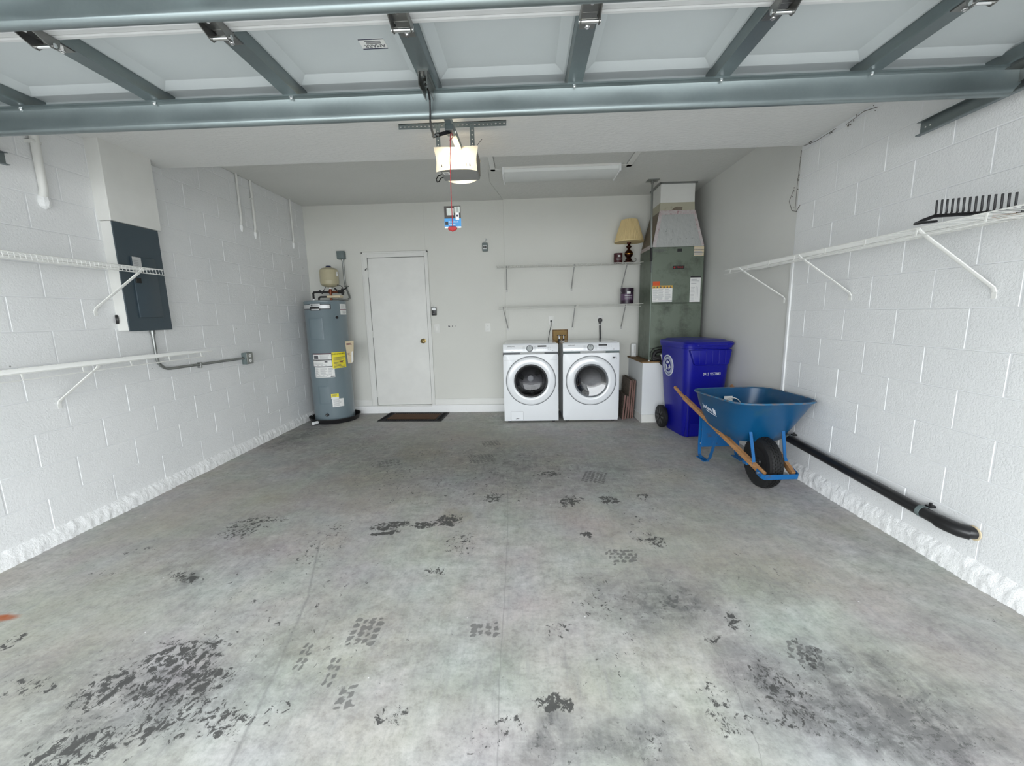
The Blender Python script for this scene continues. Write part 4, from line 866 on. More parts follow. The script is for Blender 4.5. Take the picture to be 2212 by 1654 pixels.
# door mat
T = thing('door_mat', 'brown coir door mat with patterned black rubber border by the passage door', 'door mat', (-1.53, 5.47, 0), -.05)
mx0, mx1, my0, my1 = -.43, .43, -.22, .25
def lb(mb, name, mat, parent, **k): return mb.build(name, mat, parent, world=False, **k)
s = MB(); s.box(mx0, mx1, my0, my1, 0.0, .007); bd = lb(s, 'border', M['matborder'], T, bevel=.003)
s = MB(); s.box(mx0+.10, mx1-.10, my0+.085, my1-.085, .006, .013); lb(s, 'coir_pad', M['coir'], T, bevel=.003)
s = MB()
for k in range(12):
    for xx in (mx0+.05, mx1-.05):
        yy = my0+.05+k*.034; s.tube([(xx-.03, yy, .008), (xx, yy+.012, .010), (xx+.03, yy, .008)], .004, 5)
for k in range(22):
    for yy in (my0+.042, my1-.042):
        xx = mx0+.11+k*.030; s.tube([(xx, yy-.025, .008), (xx+.012, yy, .010), (xx, yy+.025, .008)], .004, 5)
for a, c in (((mx0+.012, my0+.012), (mx1-.012, my1-.012)), ((mx0+.09, my0+.075), (mx1-.09, my1-.075))):
    s.tube([(a[0], a[1], .008), (c[0], a[1], .008), (c[0], c[1], .008), (a[0], c[1], .008), (a[0], a[1], .008)], .004, 5)
lb(s, 'scroll_relief', M['rubber'], bd)

# ------------------------------------------------------------------ washer and dryer
def ring_rect(cx, cz, x0, x1, z0, z1, y, n):
    out = []
    for i in range(n):
        a = 2*PI*i/n; c, sn = math.cos(a), math.sin(a); best = 1e9
        for lim, comp in ((x1-cx, c), (cx-x0, -c), (z1-cz, sn), (cz-z0, -sn)):
            if comp > 1e-6: best = min(best, lim/comp)
        out.append((cx+c*best, y, cz+sn*best))
    return out
def circ(cx, cz, r, y, n): return [(cx+r*math.cos(2*PI*i/n), y, cz+r*math.sin(2*PI*i/n)) for i in range(n)]
def laundry(name, label, cat, x0, x1, washer):
    yf, yb = 5.105, YW-.012; cx = (x0+x1)/2; cz = .530 if washer else .522; z1 = .985
    T = thing(name, label, cat, (cx, (yf+yb)/2, 0))
    s = MB()
    P = lambda y: [(x0+.012, y, .025), (x1-.012, y, .025), (x1, y, .037), (x1, y, z1-.012), (x1-.012, y, z1), (x0+.012, y, z1), (x0, y, z1-.012), (x0, y, .037)]
    s.loft([P(yf+.02), P(yb)], False, True); s.build('cabinet', M['appl'], T)
    s = MB(); s.loft([ring_rect(cx, cz, x0, x1, .022, .862, yf+.03, 96), ring_rect(cx, cz, x0+.001, x1-.001, .024, .860, yf+.004, 96), ring_rect(cx, cz, x0+.006, x1-.006, .029, .856, yf, 96), circ(cx, cz, .300, yf, 96), circ(cx, cz, .292, yf+.012, 96), circ(cx, cz, .216, yf+.014, 96), circ(cx, cz, .214, yf+.06, 96)], False, False)
    fr = s.build('front_panel', M['appl'], T, angle=40)
    s = MB(); s.prism([(yf+.022, .862), (yf+.008, .866), (yf+.002, .884), (yf+.03, .884)], 'x', x0+.004, x1-.004); s.build('grip_recess', M['appl_dark'] if washer else M['jbox'], T)
    s = MB(); s.prism([(yf+.004, .860), (yf-.012, .872), (yf-.006, .884), (yf+.01, .884)], 'x', x0+.21, x1-.17); s.build('door_grip', M['silver'], T, bevel=.002)
    s = MB(); s.prism([(yf+.05, .882), (yf-.004, .884), (yf-.006, .892), (yf+.010, .972), (yf+.016, .980), (yf+.030, z1+.002), (yf+.08, z1+.002)], 'x', x0+.001, x1-.001); cpn = s.build('control_panel', M['appl'], T, bevel=.006, seg=2)
    s = MB(); s.prism([(yf+.05, z1+.001), (yb-.02, z1+.001), (yb-.02, z1+.006), (yf+.05, z1+.006)], 'x', x0+.02, x1-.02); s.build('top_panel', M['appl'], T, bevel=.003)
    nv = Vector((0, -.98, .196)).normalized(); up = Vector((0, .196, .98)).normalized(); pc = lambda x, z: Vector((x, yf-.006+(z-.892)*.2-.0012, z))
    kx, kz = cx-.01, .930
    s = MB(); c0 = pc(kx, kz); s.cyl(c0, c0+nv*.004, .041, n=32); kr = s.build('knob_ring', M['appl_dark'], cpn)
    s = MB(); s.cyl(c0+nv*.004, c0+nv*.026, .033, .031, n=32); kn = s.build('dial', M['chrome'], kr)
    s = MB(); s.obox(c0+nv*.0262-X*.0015+up*.004, X, up, .003, .024, .001); s.build('dial_mark', M['ink'], kn, smooth=False)
    s = MB(); s.obox(pc(cx+.088, .947), X, up, .105, .018, .001); s.build('display', M['black'], cpn, smooth=False)
    pm = MB()
    for k in range(5): pm.obox(pc(kx-.085, .906+.011*k), X, up, .03, .0022, .0007); pm.obox(pc(kx+.05, .906+.011*k), X, up, .03, .0022, .0007)
    for k in range(4): pm.obox(pc(cx+.095+.026*k, .928), X, up, .016, .002, .0007); pm.obox(pc(cx+.095+.026*k, .910), X, up, .016, .0016, .0007)
    for k in range(3): pm.obox(pc(cx+.21, .915+.018*k), X, up, .008, .006, .0007); pm.obox(pc(cx+.235, .915+.018*k), X, up, .008, .004, .0007)
    pm.obox(pc(cx+.265, .90), X, up, .012, .010, .0007); pm.obox(pc(x0+.10, .898), X, up, .03, .0025, .0007)
    pm.build('panel_print', M['inklight'], cpn, smooth=False)
    text('SAMSUNG', .0175, 'lettering', M['black'], cpn, pc(x0+.102, .957), X, up, depth=.001, stretch=1.1)
    # round door
    s = MB(); s.lathe([(.309, yf-.0005), (.309, yf-.002), (.299, yf-.002), (.299, yf)], (cx, 0, cz), 'y', 72, False, False); s.build('door_seam', M['appl_dark'], T)
    s = MB(); s.lathe([(.298, yf+.006), (.2985, yf-.010), (.293, yf-.017), (.278, yf-.022), (.240, yf-.026), (.214, yf-.026), (.206, yf-.018), (.203, yf+.01)], (cx, 0, cz), 'y', 72, False, False); dr_ = s.build('door_ring', M['appl'], T, angle=50)
    s = MB(); s.lathe([(.207, yf-.020), (.200, yf-.024), (.186, yf-.016), (.184, yf+.02)], (cx, 0, cz), 'y', 72, False, False); s.build('bezel', M['gasket'] if washer else M['appl_dark'], dr_, angle=50)
    prof = [(.188, yf-.018), (.172, yf-.010), (.14, yf+.004), (.10, yf+.014), (.05, yf+.019), (.002, yf+.020)] if washer else [(.188, yf-.018), (.17, yf-.014), (.14, yf-.006), (.10, yf+.0), (.05, yf+.002), (.002, yf+.002)]
    s = MB(); s.lathe(prof, (cx, 0, cz), 'y', 64, False, True); s.build('door_glass', M['glass_washer'] if washer else M['glass_dryer'], dr_, angle=60)
    s = MB(); s.lathe([(.216, yf+.05), (.226, yf+.07), (.226, yf+.33), (.18, yf+.36), (.002, yf+.365)], (cx, 0, cz), 'y', 48, False, True); s.build('drum', M['drum'], T)
    s = MB(); s.lathe([(.150, yf+.082), (.155, yf+.086), (.150, yf+.09), (.145, yf+.086), (.150, yf+.082)], (cx, 0, cz-.005), 'y', 48, False, False); s.build('drum_rim', M['drum'], T)
    if washer:
        s = MB(); s.lathe([(.030, yf+.07), (.038, yf+.055), (.038, yf+.046), (.030, yf+.040), (.026, yf+.043), (.002, yf+.043)], (cx-.004, 0, cz+.025), 'y', 28, False, True); s.build('drum_hub', M['white'], T)
        s = MB()
        for a in (.6, 2.7, 4.8): s.tube([(cx+.21*math.cos(a), yf+.09, cz+.21*math.sin(a)), (cx+.10*math.cos(a+.25), yf+.15, cz+.10*math.sin(a+.25))], (.035, .02), 8)
        s.build('drum_vanes', M['drum'], T)
        s = MB(); s.box(x0+.085, x0+.235, yf-.0015, yf+.002, .034, .142); fd = s.build('filter_door', M['appl'], T, bevel=.001)
        s = MB(); s.box(x0+.082, x0+.238, yf-.0006, yf+.001, .031, .145); s.build('filter_seam', M['inklight'], fd, smooth=False)
        s = MB(); s.obox((x0+.145, yf-.0017, .048), X, Z, .012, .006, .0008).obox((x0+.16, yf-.0017, .050), X, Z, .014, .010, .0008).obox((x0+.178, yf-.0017, .054), X, Z, .008, .008, .0008); s.build('filter_print', M['ink'], fd, smooth=False)
        s = MB(); s.tube([(.345, YW-.02, 1.232), (.342, YW-.03, 1.18), (.32, YW-.05, 1.10), (.302, YW-.09, 1.01), (.30, YW-.08, .92)], .0045, 8); s.build('power_cord', M['black'], T)
        s = MB(); s.box(x0+.012, x0+.19, yf-.0006, yf+.001, .7895, .791).box(x1-.10, x1-.012, yf-.0006, yf+.001, .7895, .791); s.build('drawer_seam', M['inklight'], T, smooth=False)
    else:
        s = MB(); s.obox((x1-.085, yf-.0004, .792), X, Z, .028, .018, .0012); s.build('badge', M['black'], T, smooth=False)
        s = MB(); s.obox((x1-.052, yf-.0004, .800), X, Z, .015, .010, .0010).obox((x1-.045, yf-.0004, .790), X, Z, .015, .004, .0010); s.build('badge_print', M['inklight'], T, smooth=False)
        s = MB(); s.tube([(1.0, YW-.025, 1.19), (1.002, YW-.028, 1.10), (1.005, YW-.03, 1.02), (1.005, YW-.012, .93)], .0115, 10); s.build('power_cord', M['gasket'], T)
        s = MB(); s.cyl((1.0, YW-.024, 1.192), (1.0, YW-.024, 1.176), .013, n=10); s.build('strain_relief', M['chrome'], T)
    for fx in (x0+.06, x1-.06):
        for fy in (yf+.07, yb-.07):
            s = MB(); s.cyl((fx, fy, 0), (fx, fy, .026), .022, n=12); s.build('foot', M['black'], T)
    return T
laundry('washing_machine', 'white front-load washing machine with smoked dark door glass', 'washing machine', -.285, .393, True)
laundry('tumble_dryer', 'white front-load dryer with clearer door glass, next to the leaning boards', 'dryer', .447, 1.135, False)

# ------------------------------------------------------------------ shelf contents on the back wall
def lathe_obj(prof, c, n=32): return MB().lathe(prof, c, 'z', n)
lx, ly, lz = 1.335, 5.60, 1.9605
T = thing('table_lamp', 'table lamp with pleated cream shade and dark brass base on the upper shelf', 'lamp', (lx, ly, lz))
lathe_obj([(.060, 0), (.066, .004), (.066, .018), (.058, .026), (.045, .034), (.040, .05), (.030, .062), (.028, .07)], (lx, ly, lz)).build('base', M['lampmetal'], T)
lathe_obj([(.028, .07), (.046, .088), (.054, .11), (.054, .125), (.046, .145), (.030, .158)], (lx, ly, lz)).build('globe_body', M['lampmetal'], T)
lathe_obj([(.0545, .112), (.0555, .117), (.0545, .122)], (lx, ly, lz)).build('brass_band', M['lampbrass'], T)
lathe_obj([(.030, .158), (.020, .17), (.018, .185), (.034, .20), (.036, .208), (.02, .218), (.016, .232), (.026, .248), (.026, .256), (.014, .266), (.011, .30)], (lx, ly, lz)).build('stem', M['lampmetal'], T)
rings = []
for r, h in ((.178, .262), (.180, .266), (.140, .40), (.100, .525), (.099, .530)):
    rings.append([(lx+(r+(.0028 if i % 2 else -.0028))*math.cos(2*PI*i/96), ly+(r+(.0028 if i % 2 else -.0028))*math.sin(2*PI*i/96), lz+h) for i in range(96)])
rin = [[(lx+(r-.004)*math.cos(2*PI*i/96), ly+(r-.004)*math.sin(2*PI*i/96), lz+h) for i in range(96)] for r, h in ((.099, .530), (.178, .262))]
s = MB(); s.loft(rings+rin, False, False); s.build('pleated_shade', M['shade'], T, angle=20)
lathe_obj([(.181, .258), (.184, .262), (.183, .272), (.177, .274)], (lx, ly, lz), 64).build('shade_trim', M['shade'], T)
s = MB(); s.tube([(lx+.055, ly-.02, lz+.012), (lx+.085, ly-.03, lz+.02), (lx+.09, ly-.03, lz+.05), (lx+.07, ly-.02, lz+.062)], .003, 6); s.build('cord', M['lampmetal'], T)
def can(name, label, x, z, r, h, mat, band, y=5.59, handle=False):
    T = thing(name, label, 'paint can', (x, y, z))
    lathe_obj([(r*.96, 0), (r, .003), (r, h*.94), (r*1.02, h*.95), (r*1.02, h*.99), (r*.99, h)], (x, y, z), 36).build('body', mat, T)
    lathe_obj([(r*.98, h*.985), (r*.86, h*.985), (r*.84, h*.965), (.002, h*.965)], (x, y, z), 36).build('lid', M['canlid'], T)
    def cp(d0, d1, za, zb, m, nm, par, off=.001):
        a0 = math.atan2(-y, -x); rr = []
        for i in range(9):
            a = a0+math.radians(d0+(d1-d0)*i/8); rr.append([(x+q*math.cos(a), y+q*math.sin(a), zz) for q, zz in ((r-.001, za), (r+off, za), (r+off, zb), (r-.001, zb))])
        return MB().loft(rr).build(nm, m, par, angle=60)
    l = cp(-80, 80, z+h*.22, z+h*.62, band, 'label', T)
    cp(0, 32, z+h*.62, z+h*.78, M['paper'], 'label_patch', T, .0016)
    cp(-20, 50, z+h*.48, z+h*.53, M['inklight'], 'label_line', l, .0016); cp(-20, 45, z+h*.34, z+h*.37, M['inklight'], 'label_line', l, .0016)
    if handle:
        a0 = math.atan2(-y, -x); ux = Vector((-math.sin(a0), math.cos(a0), 0)); c = Vector((x, y, z+h*.86)); nn = Vector((math.cos(a0), math.sin(a0), 0))
        s = MB(); s.tube([c+ux*(r+.003)*math.cos(PI*k/10)+nn*(r*.9)*math.sin(PI*k/10)-Z*.05*math.sin(PI*k/10) for k in range(11)], .0022, 6); s.build('bail_handle', M['canlid'], T)
        for sg in (-1, 1):
            s = MB(); s.cyl(c+ux*sg*(r-.002), c+ux*sg*(r+.006), .010, n=10); s.build('bail_ear', M['canlid'], T)
can('paint_can', 'small wine red paint can beside the lamp on the upper shelf', 1.198, 1.9605, .054, .125, M['cansmall'], M['cansmall'])
can('paint_can', 'gallon plum paint can with wire bail on the lower shelf', 1.322, 1.4505, .082, .198, M['canlarge'], M['canband'], handle=True)

# ------------------------------------------------------------------ air handler on its stand
AX0, AX1, AY0, AY1, AZ0, AZ1 = 1.500, 2.112, 5.155, 5.66, .755, 2.088
T = thing('air_handler', 'sage grey air handler cabinet with tapered foil plenum and ceiling duct', 'air handler', (1.8, 5.4, AZ0))
s = MB(); s.box(AX0, AX1, AY0+.006, AY1, AZ0, AZ1); s.build('cabinet', M['ahu'], T, bevel=.004)
s = MB(); s.box(AX0+.006, AX1-.008, AY0-.006, AY0+.01, 1.440, AZ1-.004); up_ = s.build('upper_cover', M['ahu'], T, bevel=.004)
s = MB(); s.box(AX0+.006, AX1-.008, AY0-.004, AY0+.01, .90, 1.432); lo_ = s.build('lower_cover', M['ahu'], T, bevel=.004)
s = MB(); s.box(AX0+.006, AX1-.008, AY0-.004, AY0+.01, AZ0+.002, .893); s.build('base_cover', M['ahu'], T, bevel=.004)
s = MB(); s.box(AX0-.002, AX0+.007, AY0-.009, AY0+.012, AZ0, AZ1); s.build('corner_edge', plain('bare_edge', lin(128,140,130), .45, .2), T, bevel=.001)
fy = AY0-.0062
def lab(x0, x1, z0, z1, mat, name, par=up_, d=.0012): s = MB(); s.obox((x0, fy, z0), X, Z, x1-x0, z1-z0, d); return s.build(name, mat, par, smooth=False)
l = lab(1.745, 1.882, 1.832, 1.868, M['black'], 'nameplate', d=.003); text('TRANE', .026, 'lettering', M['red'], l, (1.828, fy-.003, 1.850), X, Z); s = MB(); s.cyl((1.766, fy-.003, 1.85), (1.766, fy-.004, 1.85), .010, n=16); s.build('emblem', M['red'], l)
lab(1.792, 1.846, 2.028, 2.062, M['black'], 'vent_window'); 
l = lab(1.540, 1.675, 2.035, 2.060, M['ahu'], 'stencil', d=.0008); s = MB(); rows(s, (1.515, fy-.0004, 2.030), X, Z, .16, .035, 3, .35); s.build('small_print', M['ink'], l, smooth=False)
l = lab(1.985, 2.100, 1.975, 2.082, M['tan'], 'caution_label'); s = MB(); rows(s, (1.99, fy-.0012, 1.98), X, Z, .10, .09, 5); s.build('small_print', M['inklight'], l, smooth=False); s = MB(); s.obox((1.985, fy-.0012, 2.012), X, Z, .115, .005, .0006).obox((1.985, fy-.0012, 2.045), X, Z, .115, .004, .0006); s.build('label_rule', M['ink'], l, smooth=False)
lab(1.520, 1.602, 1.640, 1.694, M['orange'], 'orange_sticker')
l = lab(1.516, 1.752, 1.452, 1.645, M['paper'], 'warning_label'); s = MB(); s.obox((1.516, fy-.0012, 1.612), X, Z, .236, .033, .0008); s.build('label_header', M['amber'], l, smooth=False)
s = MB()
for k in range(6): cxk = 1.535+.039*k; s.add([(cxk-.014, fy-.0026, 1.616), (cxk+.014, fy-.0026, 1.616), (cxk, fy-.0026, 1.641)], [(0,1,2)])
s.build('warning_triangle', M['ink'], l, smooth=False)
s = MB()
for cxk in (1.522, 1.588, 1.664): rows(s, (cxk, fy-.0012, 1.475), X, Z, .07, .132, 11, .35)
s.build('small_print', M['inklight'], l, smooth=False); s = MB(); s.obox((1.516, fy-.0012, 1.462), X, Z, .236, .006, .0008); s.build('label_rule', M['ink'], l, smooth=False)
l = lab(1.958, 2.080, 1.445, 1.745, M['paper'], 'wiring_label'); s = MB(); s.obox((1.958, fy-.0012, 1.728), X, Z, .122, .017, .0008); s.build('label_header', M['black'], l, smooth=False); s = MB(); rows(s, (1.966, fy-.0012, 1.46), X, Z, .06, .18, 11, .2); rows(s, (1.968, fy-.0012, 1.655), X, Z, .10, .06, 4, .4); s.obox((2.03, fy-.0012, 1.48), X, Z, .002, .15, .0008).obox((2.05, fy-.0012, 1.50), X, Z, .002, .12, .0008); s.build('small_print', M['inklight'], l, smooth=False)
# plenum and duct
RB = lambda x0, x1, y0, y1, z: [(x0, y0, z), (x1, y0, z), (x1, y1, z), (x0, y1, z)]
DX_ = (1.607, 2.004, 5.245, 5.62)
s = MB(); s.loft([RB(AX0+.004, 2.098, AY0+.002, AY1, AZ1-.002), RB(1.600, 2.008, 5.235, 5.625, 2.505)]); pl_ = s.build('plenum', M['foil'], T, smooth=False)
def strip(p0, p1, w_, n, name, mat, par, d=.003):
    p0 = Vector(p0); p1 = Vector(p1); n = Vector(n).normalized(); u = (p1-p0).normalized(); v = n.cross(u)
    s = MB(); s.obox(p0-v*w_/2, u, v, (p1-p0).length, w_, d); return s.build(name, mat, par, smooth=False)
nf = Vector((0, -.417, .08)).normalized(); 
strip((AX0+.022, AY0+.002, AZ1), (1.615, 5.235, 2.5), .038, (0,-.98,.19), 'foil_tape', M['tape'], pl_)
strip((2.088, AY0+.002, AZ1), (1.998, 5.235, 2.5), .032, (0,-.98,.19), 'foil_tape', M['tape'], pl_)
strip((1.60, 5.232, 2.485), (2.008, 5.232, 2.485), .050, (0,-.98,.19), 'foil_tape', M['tape'], pl_)
strip((AX0+.002, AY0+.03, AZ1+.012), (AX0+.002, AY1-.02, AZ1+.012), .05, (-.97,0,.24), 'foil_tape', M['tape'], pl_)
s = MB(); s.add([(AX0+.0, AY0+.01, AZ1+.005), (AX0-.0, AY1-.01, AZ1+.005), (1.597, 5.62, 2.5), (1.597, 5.245, 2.5)], [(0,1,2,3)]); s.build('side_board', M['ductside'], pl_, smooth=False)
s = MB(); s.loft([RB(DX_[0]-.005, DX_[1]+.003, DX_[2]-.004, DX_[3], 2.50), RB(DX_[0], DX_[1], DX_[2], DX_[3], 2.60)]); s.build('bare_collar', M['rawduct'], T, smooth=False)
s = MB(); s.add([(1.735, DX_[2]-.006, 2.512), (1.86, DX_[2]-.006, 2.512), (1.865, DX_[2]-.004, 2.546), (1.80, DX_[2]-.004, 2.553), (1.765, DX_[2]-.004, 2.54)], [(0,1,2,3,4)]); s.build('brown_patch', M['ductside'], T, smooth=False)
s = MB(); s.box(DX_[0], DX_[1], DX_[2], DX_[3], 2.598, ZC); s.build('painted_duct', M['trim'], T, bevel=.003)
for a in ((DX_[0]-.01, DX_[1]+.02, DX_[2]-.02, DX_[2]), (DX_[0]-.022, DX_[0], DX_[2]-.02, DX_[3])):
    s = MB(); s.box(a[0], a[1], a[2], a[3], ZC-.018, ZC); s.build('ceiling_flange', M['conduit'], T, smooth=False)
hr = thing('support_rod', 'thin grey steel conduit dropping from a ceiling plate beside the air handler', 'conduit', (1.487, 5.15, 1.9))
s = MB(); s.box(1.415, 1.545, 5.09, 5.20, ZC-.006, ZC); s.build('ceiling_plate', M['conduit'], hr, smooth=False)
s = MB(); s.tube([(1.478, 5.145, ZC-.005), (1.480, 5.143, 2.4), (1.486, 5.138, 2.05)], .0115, 10); s.build('tube', M['conduit'], hr)
s = MB(); s.cyl((1.478, 5.145, ZC-.005), (1.478, 5.145, ZC-.035), .017, n=10); s.build('connector', M['conduit'], hr)
s = MB(); s.tube([(1.486, 5.138, 2.08), (1.487, 5.138, 1.93)], .014, 8); s.build('flex_whip', M['black'], hr); s = MB(); s.tube([(1.487, 5.138, 1.94), (1.492, 5.145, 1.80)], .004, 6); s.build('wire', M['ink'], hr)
# stand
PX0, PY0 = 1.398, 5.045
T = thing('air_handler_stand', 'white painted plinth with stained plywood top under the air handler', 'plinth', (1.78, 5.4, 0))
s = MB(); s.box(PX0, XR-.004, PY0, YW-.002, 0, .737); s.build('plinth_body', M['plinth'], T, bevel=.003)
s = MB(); s.box(PX0-.018, XR-.004, PY0-.012, YW-.002, .737, .752); s.build('plywood_top', M['plywood'], T, bevel=.002)
s = MB(); s.box(PX0-.012, XR-.006, PY0-.012, PY0+.001, 0, .098); s.build('base_trim', M['trim'], T, bevel=.004)
s = MB(); s.box(PX0-.012, PX0+.001, PY0-.012, YW-.002, 0, .098); s.build('base_trim', M['trim'], T, bevel=.004)
T = thing('condensate_switch', 'white plastic condensate trap housing standing on the plywood ledge', 'trap', (1.44, 5.68, .752))
s = MB(); s.box(1.415, 1.475, 5.66, 5.715, .752, .925); s.build('housing', M['white'], T, bevel=.006, seg=2)
s = MB(); s.box(1.448, 1.462, 5.655, 5.662, .80, .90); s.build('slot', M['rightrear'], T, smooth=False); s = MB(); s.box(1.41, 1.48, 5.655, 5.72, .752, .765); s.build('foot', M['white'], T, bevel=.003)
T = thing('refrigerant_lines', 'black insulated lines and white PVC stub at the foot of the air handler', 'pipes', (1.60, 5.10, .752))
s = MB(); s.tube([(1.54, 5.10, .770), (1.545, 5.10, .83), (1.565, 5.10, .862), (1.61, 5.10, .872), (1.70, 5.10, .872)], .024, 12); s.build('insulated_line', M['rubber'], T)
s = MB(); s.tube([(1.545, 5.09, .80), (1.58, 5.08, .79), (1.65, 5.07, .80)], .028, 10); s.build('insulated_line', M['iron'], T)
s = MB(); s.tube([(1.505, 5.11, .80), (1.505, 5.11, .85), (1.54, 5.11, .90), (1.60, 5.11, .917), (1.70, 5.12, .92)], .005, 8); s.build('thin_line', M['black'], T)
s = MB(); s.tube([(1.53, 5.10, .768), (1.70, 5.08, .766)], .016, 8); s.build('lower_line', M['blackmetal'], T)
s = MB(); s.cyl((1.623, 5.03, .835), (1.632, 5.028, .765), .017, n=14); s.cyl((1.622, 5.03, .835), (1.622, 5.03, .815), .021, n=14); s.build('pvc_stub', M['white'], T)
s = MB(); s.tube([(1.60, 5.0, .755), (1.64, 4.995, .715), (1.68, 4.995, .69)], .028, 10); s.build('foam_wrap', M['rubber'], T)
s = MB(); s.cyl((1.478, 5.07, .752), (1.478, 5.07, .764), .011, n=10); s.build('pvc_cap', M['white'], T)
# boards leaning between dryer and stand
bd_ = [(1.205, 5.20, .315, .020, .42, 'shortest brown board leaning nearest the dryer'), (1.240, 5.215, .30, .022, .40, 'second short brown board in the leaning stack beside the dryer'),
       (1.278, 5.235, .50, .022, .42, 'tall brown board in the middle of the leaning stack'), (1.310, 5.24, .505, .020, .44, 'tall brown board, fourth of the leaning stack'), (1.338, 5.25, .495, .020, .45, 'tall brown board closest to the white plinth')]
for k, (x, y, h, th, dp_, labl) in enumerate(bd_):
    T = thing('wooden_board', labl, 'board', (x, y, 0), group='boards leaning beside the dryer')
    lean = .030; x -= .006; P8 = [(x, y, 0), (x+th, y, 0), (x+th, y+dp_, 0), (x, y+dp_, 0), (x+lean, y+.01, h), (x+th+lean, y+.01, h-.008), (x+th+lean, y+dp_, h-.008), (x+lean, y+dp_, h)]
    s = MB(); s.add(P8, [(0,3,2,1),(4,5,6,7),(0,1,5,4),(1,2,6,5),(2,3,7,6),(3,0,4,7)]); s.build('plank', M['board'], T, bevel=.002)
    s = MB(); s.add([(x+.002, y-.0012, .003), (x+th-.002, y-.0012, .003), (x+th+lean-.002, y+.0088, h-.012), (x+lean+.002, y+.0088, h-.006)], [(0,1,2,3)]); s.build('front_edge', M['boardedge'], T, smooth=False)

# ------------------------------------------------------------------ blue recycling cart
CR = .13
T = thing('recycling_cart', 'cobalt blue wheeled recycling cart with lid closed in the right rear corner', 'recycling cart', (1.845, 4.672, 0), CR)
# local frame: front at -y, width along x
def rr(hx, y0, y1, z, r, n=6):
    pts = []
    for cx_, cy_, a0 in ((hx-r, y1-r, 0), (-hx+r, y1-r, PI/2), (-hx+r, y0+r, PI), (hx-r, y0+r, 1.5*PI)):
        for k in range(n+1):
            a = a0+PI/2*k/n; pts.append((cx_+r*math.cos(a), cy_+r*math.sin(a), z))
    return pts
CB = [(.195, -.235, .20, 0.0, .06), (.20, -.25, .215, .015, .07), (.225, -.285, .27, .40, .08), (.240, -.31, .29, .66, .085), (.250, -.325, .30, .86, .085), (.255, -.33, .305, .955, .085), (.264, -.345, .312, .960, .085), (.266, -.347, .314, .985, .085)]
s = MB(); s.loft([rr(*a) for a in CB]); body = lb(s, 'body', M['cartblue'], T, angle=40)
s = MB(); s.loft([rr(.270, -.362, .315, .985, .085), rr(.273, -.365, .318, 1.005, .085), rr(.264, -.35, .32, 1.022, .085), rr(.235, -.30, .28, 1.028, .08), rr(.22, -.28, .26, 1.040, .08), rr(.15, -.19, .19, 1.045, .07)]); lid = lb(s, 'lid', M['cartblue'], T, angle=40)
s = MB(); s.box(-.16, .16, -.375, -.355, .985, 1.004); lb(s, 'lid_grip', M['cartblue'], lid, bevel=.005)
# lift-bar housing with ribs under the rim on the front
s = MB(); s.prism([(-.225, .945), (.225, .945), (.200, .80), (.185, .785), (-.150, .785), (-.175, .80)], 'y', -.352, -.30); fb = lb(s, 'lift_pocket', M['cartblue'], T, bevel=.008, seg=2)
for k in range(5):
    x = -.125+.07*k; s = MB(); s.box(x-.003, x+.003, -.357, -.34, .80, .935); lb(s, 'rib', M['cartblue'], fb, bevel=.002)
# arched recess and lower step of the front
s = MB()
arc = [(.21, .02), (.21, .38)]+[(.02+.19*math.cos(PI*k/10), .38+.13*math.sin(PI*k/10)) for k in range(1, 10)]+[(-.17, .38), (-.17, .02)]
s.prism(arc, 'y', -.262, -.20); ar = lb(s, 'front_arch', M['cartblue'], T)
s = MB(); s.box(-.185, -.165, -.285, -.22, .01, .40); lb(s, 'front_rib', M['cartblue'], T, bevel=.006, seg=2)
s = MB(); s.cyl((-.275, .192, .135), (.275, .192, .135), .012, n=12); lb(s, 'axle', M['steel'], T)
for sx in (-1, 1):
    x = sx*.250
    s = MB(); s.lathe([(.06, -.022), (.118, -.024), (.130, -.018), (.133, 0), (.130, .018), (.118, .024), (.06, .022)], (x, .192, .133), 'x', 36); wl = lb(s, 'wheel', M['rubber'], T)
    for k in range(8):
        a = 2*PI*k/8; s = MB(); s.tube([(x+sx*.024, .192+.035*math.cos(a), .133+.035*math.sin(a)), (x+sx*.024, .192+.10*math.cos(a), .133+.10*math.sin(a))], (.004, .010), 6, flat=(1,0,0)); lb(s, 'spoke', M['gasket'], wl)
    s = MB(); s.cyl((x+sx*.022, .192, .133), (x+sx*.036, .192, .133), .026, n=16); lb(s, 'hub', M['black'], wl)
s = MB(); s.tube([(-.20, .31, .95), (-.20, .320, .965), (.20, .320, .965), (.20, .31, .95)], .014, 10); lb(s, 'push_handle', M['cartblue'], T)
MT = Matrix.Translation((1.845, 4.672, 0)) @ Matrix.Rotation(CR, 4, 'Z'); wp = lambda p: MT @ Vector(p); wd = lambda p: MT.to_3x3() @ Vector(p)
fn = wd((0, -1, 0)); sl = wd((0, -.09, 1)).normalized()
text('0915 9277883', .042, 'lettering', M['carttext'], body, wp((.035, -.320, .69)), wd((1,0,0)), sl, depth=.002, stretch=.80)
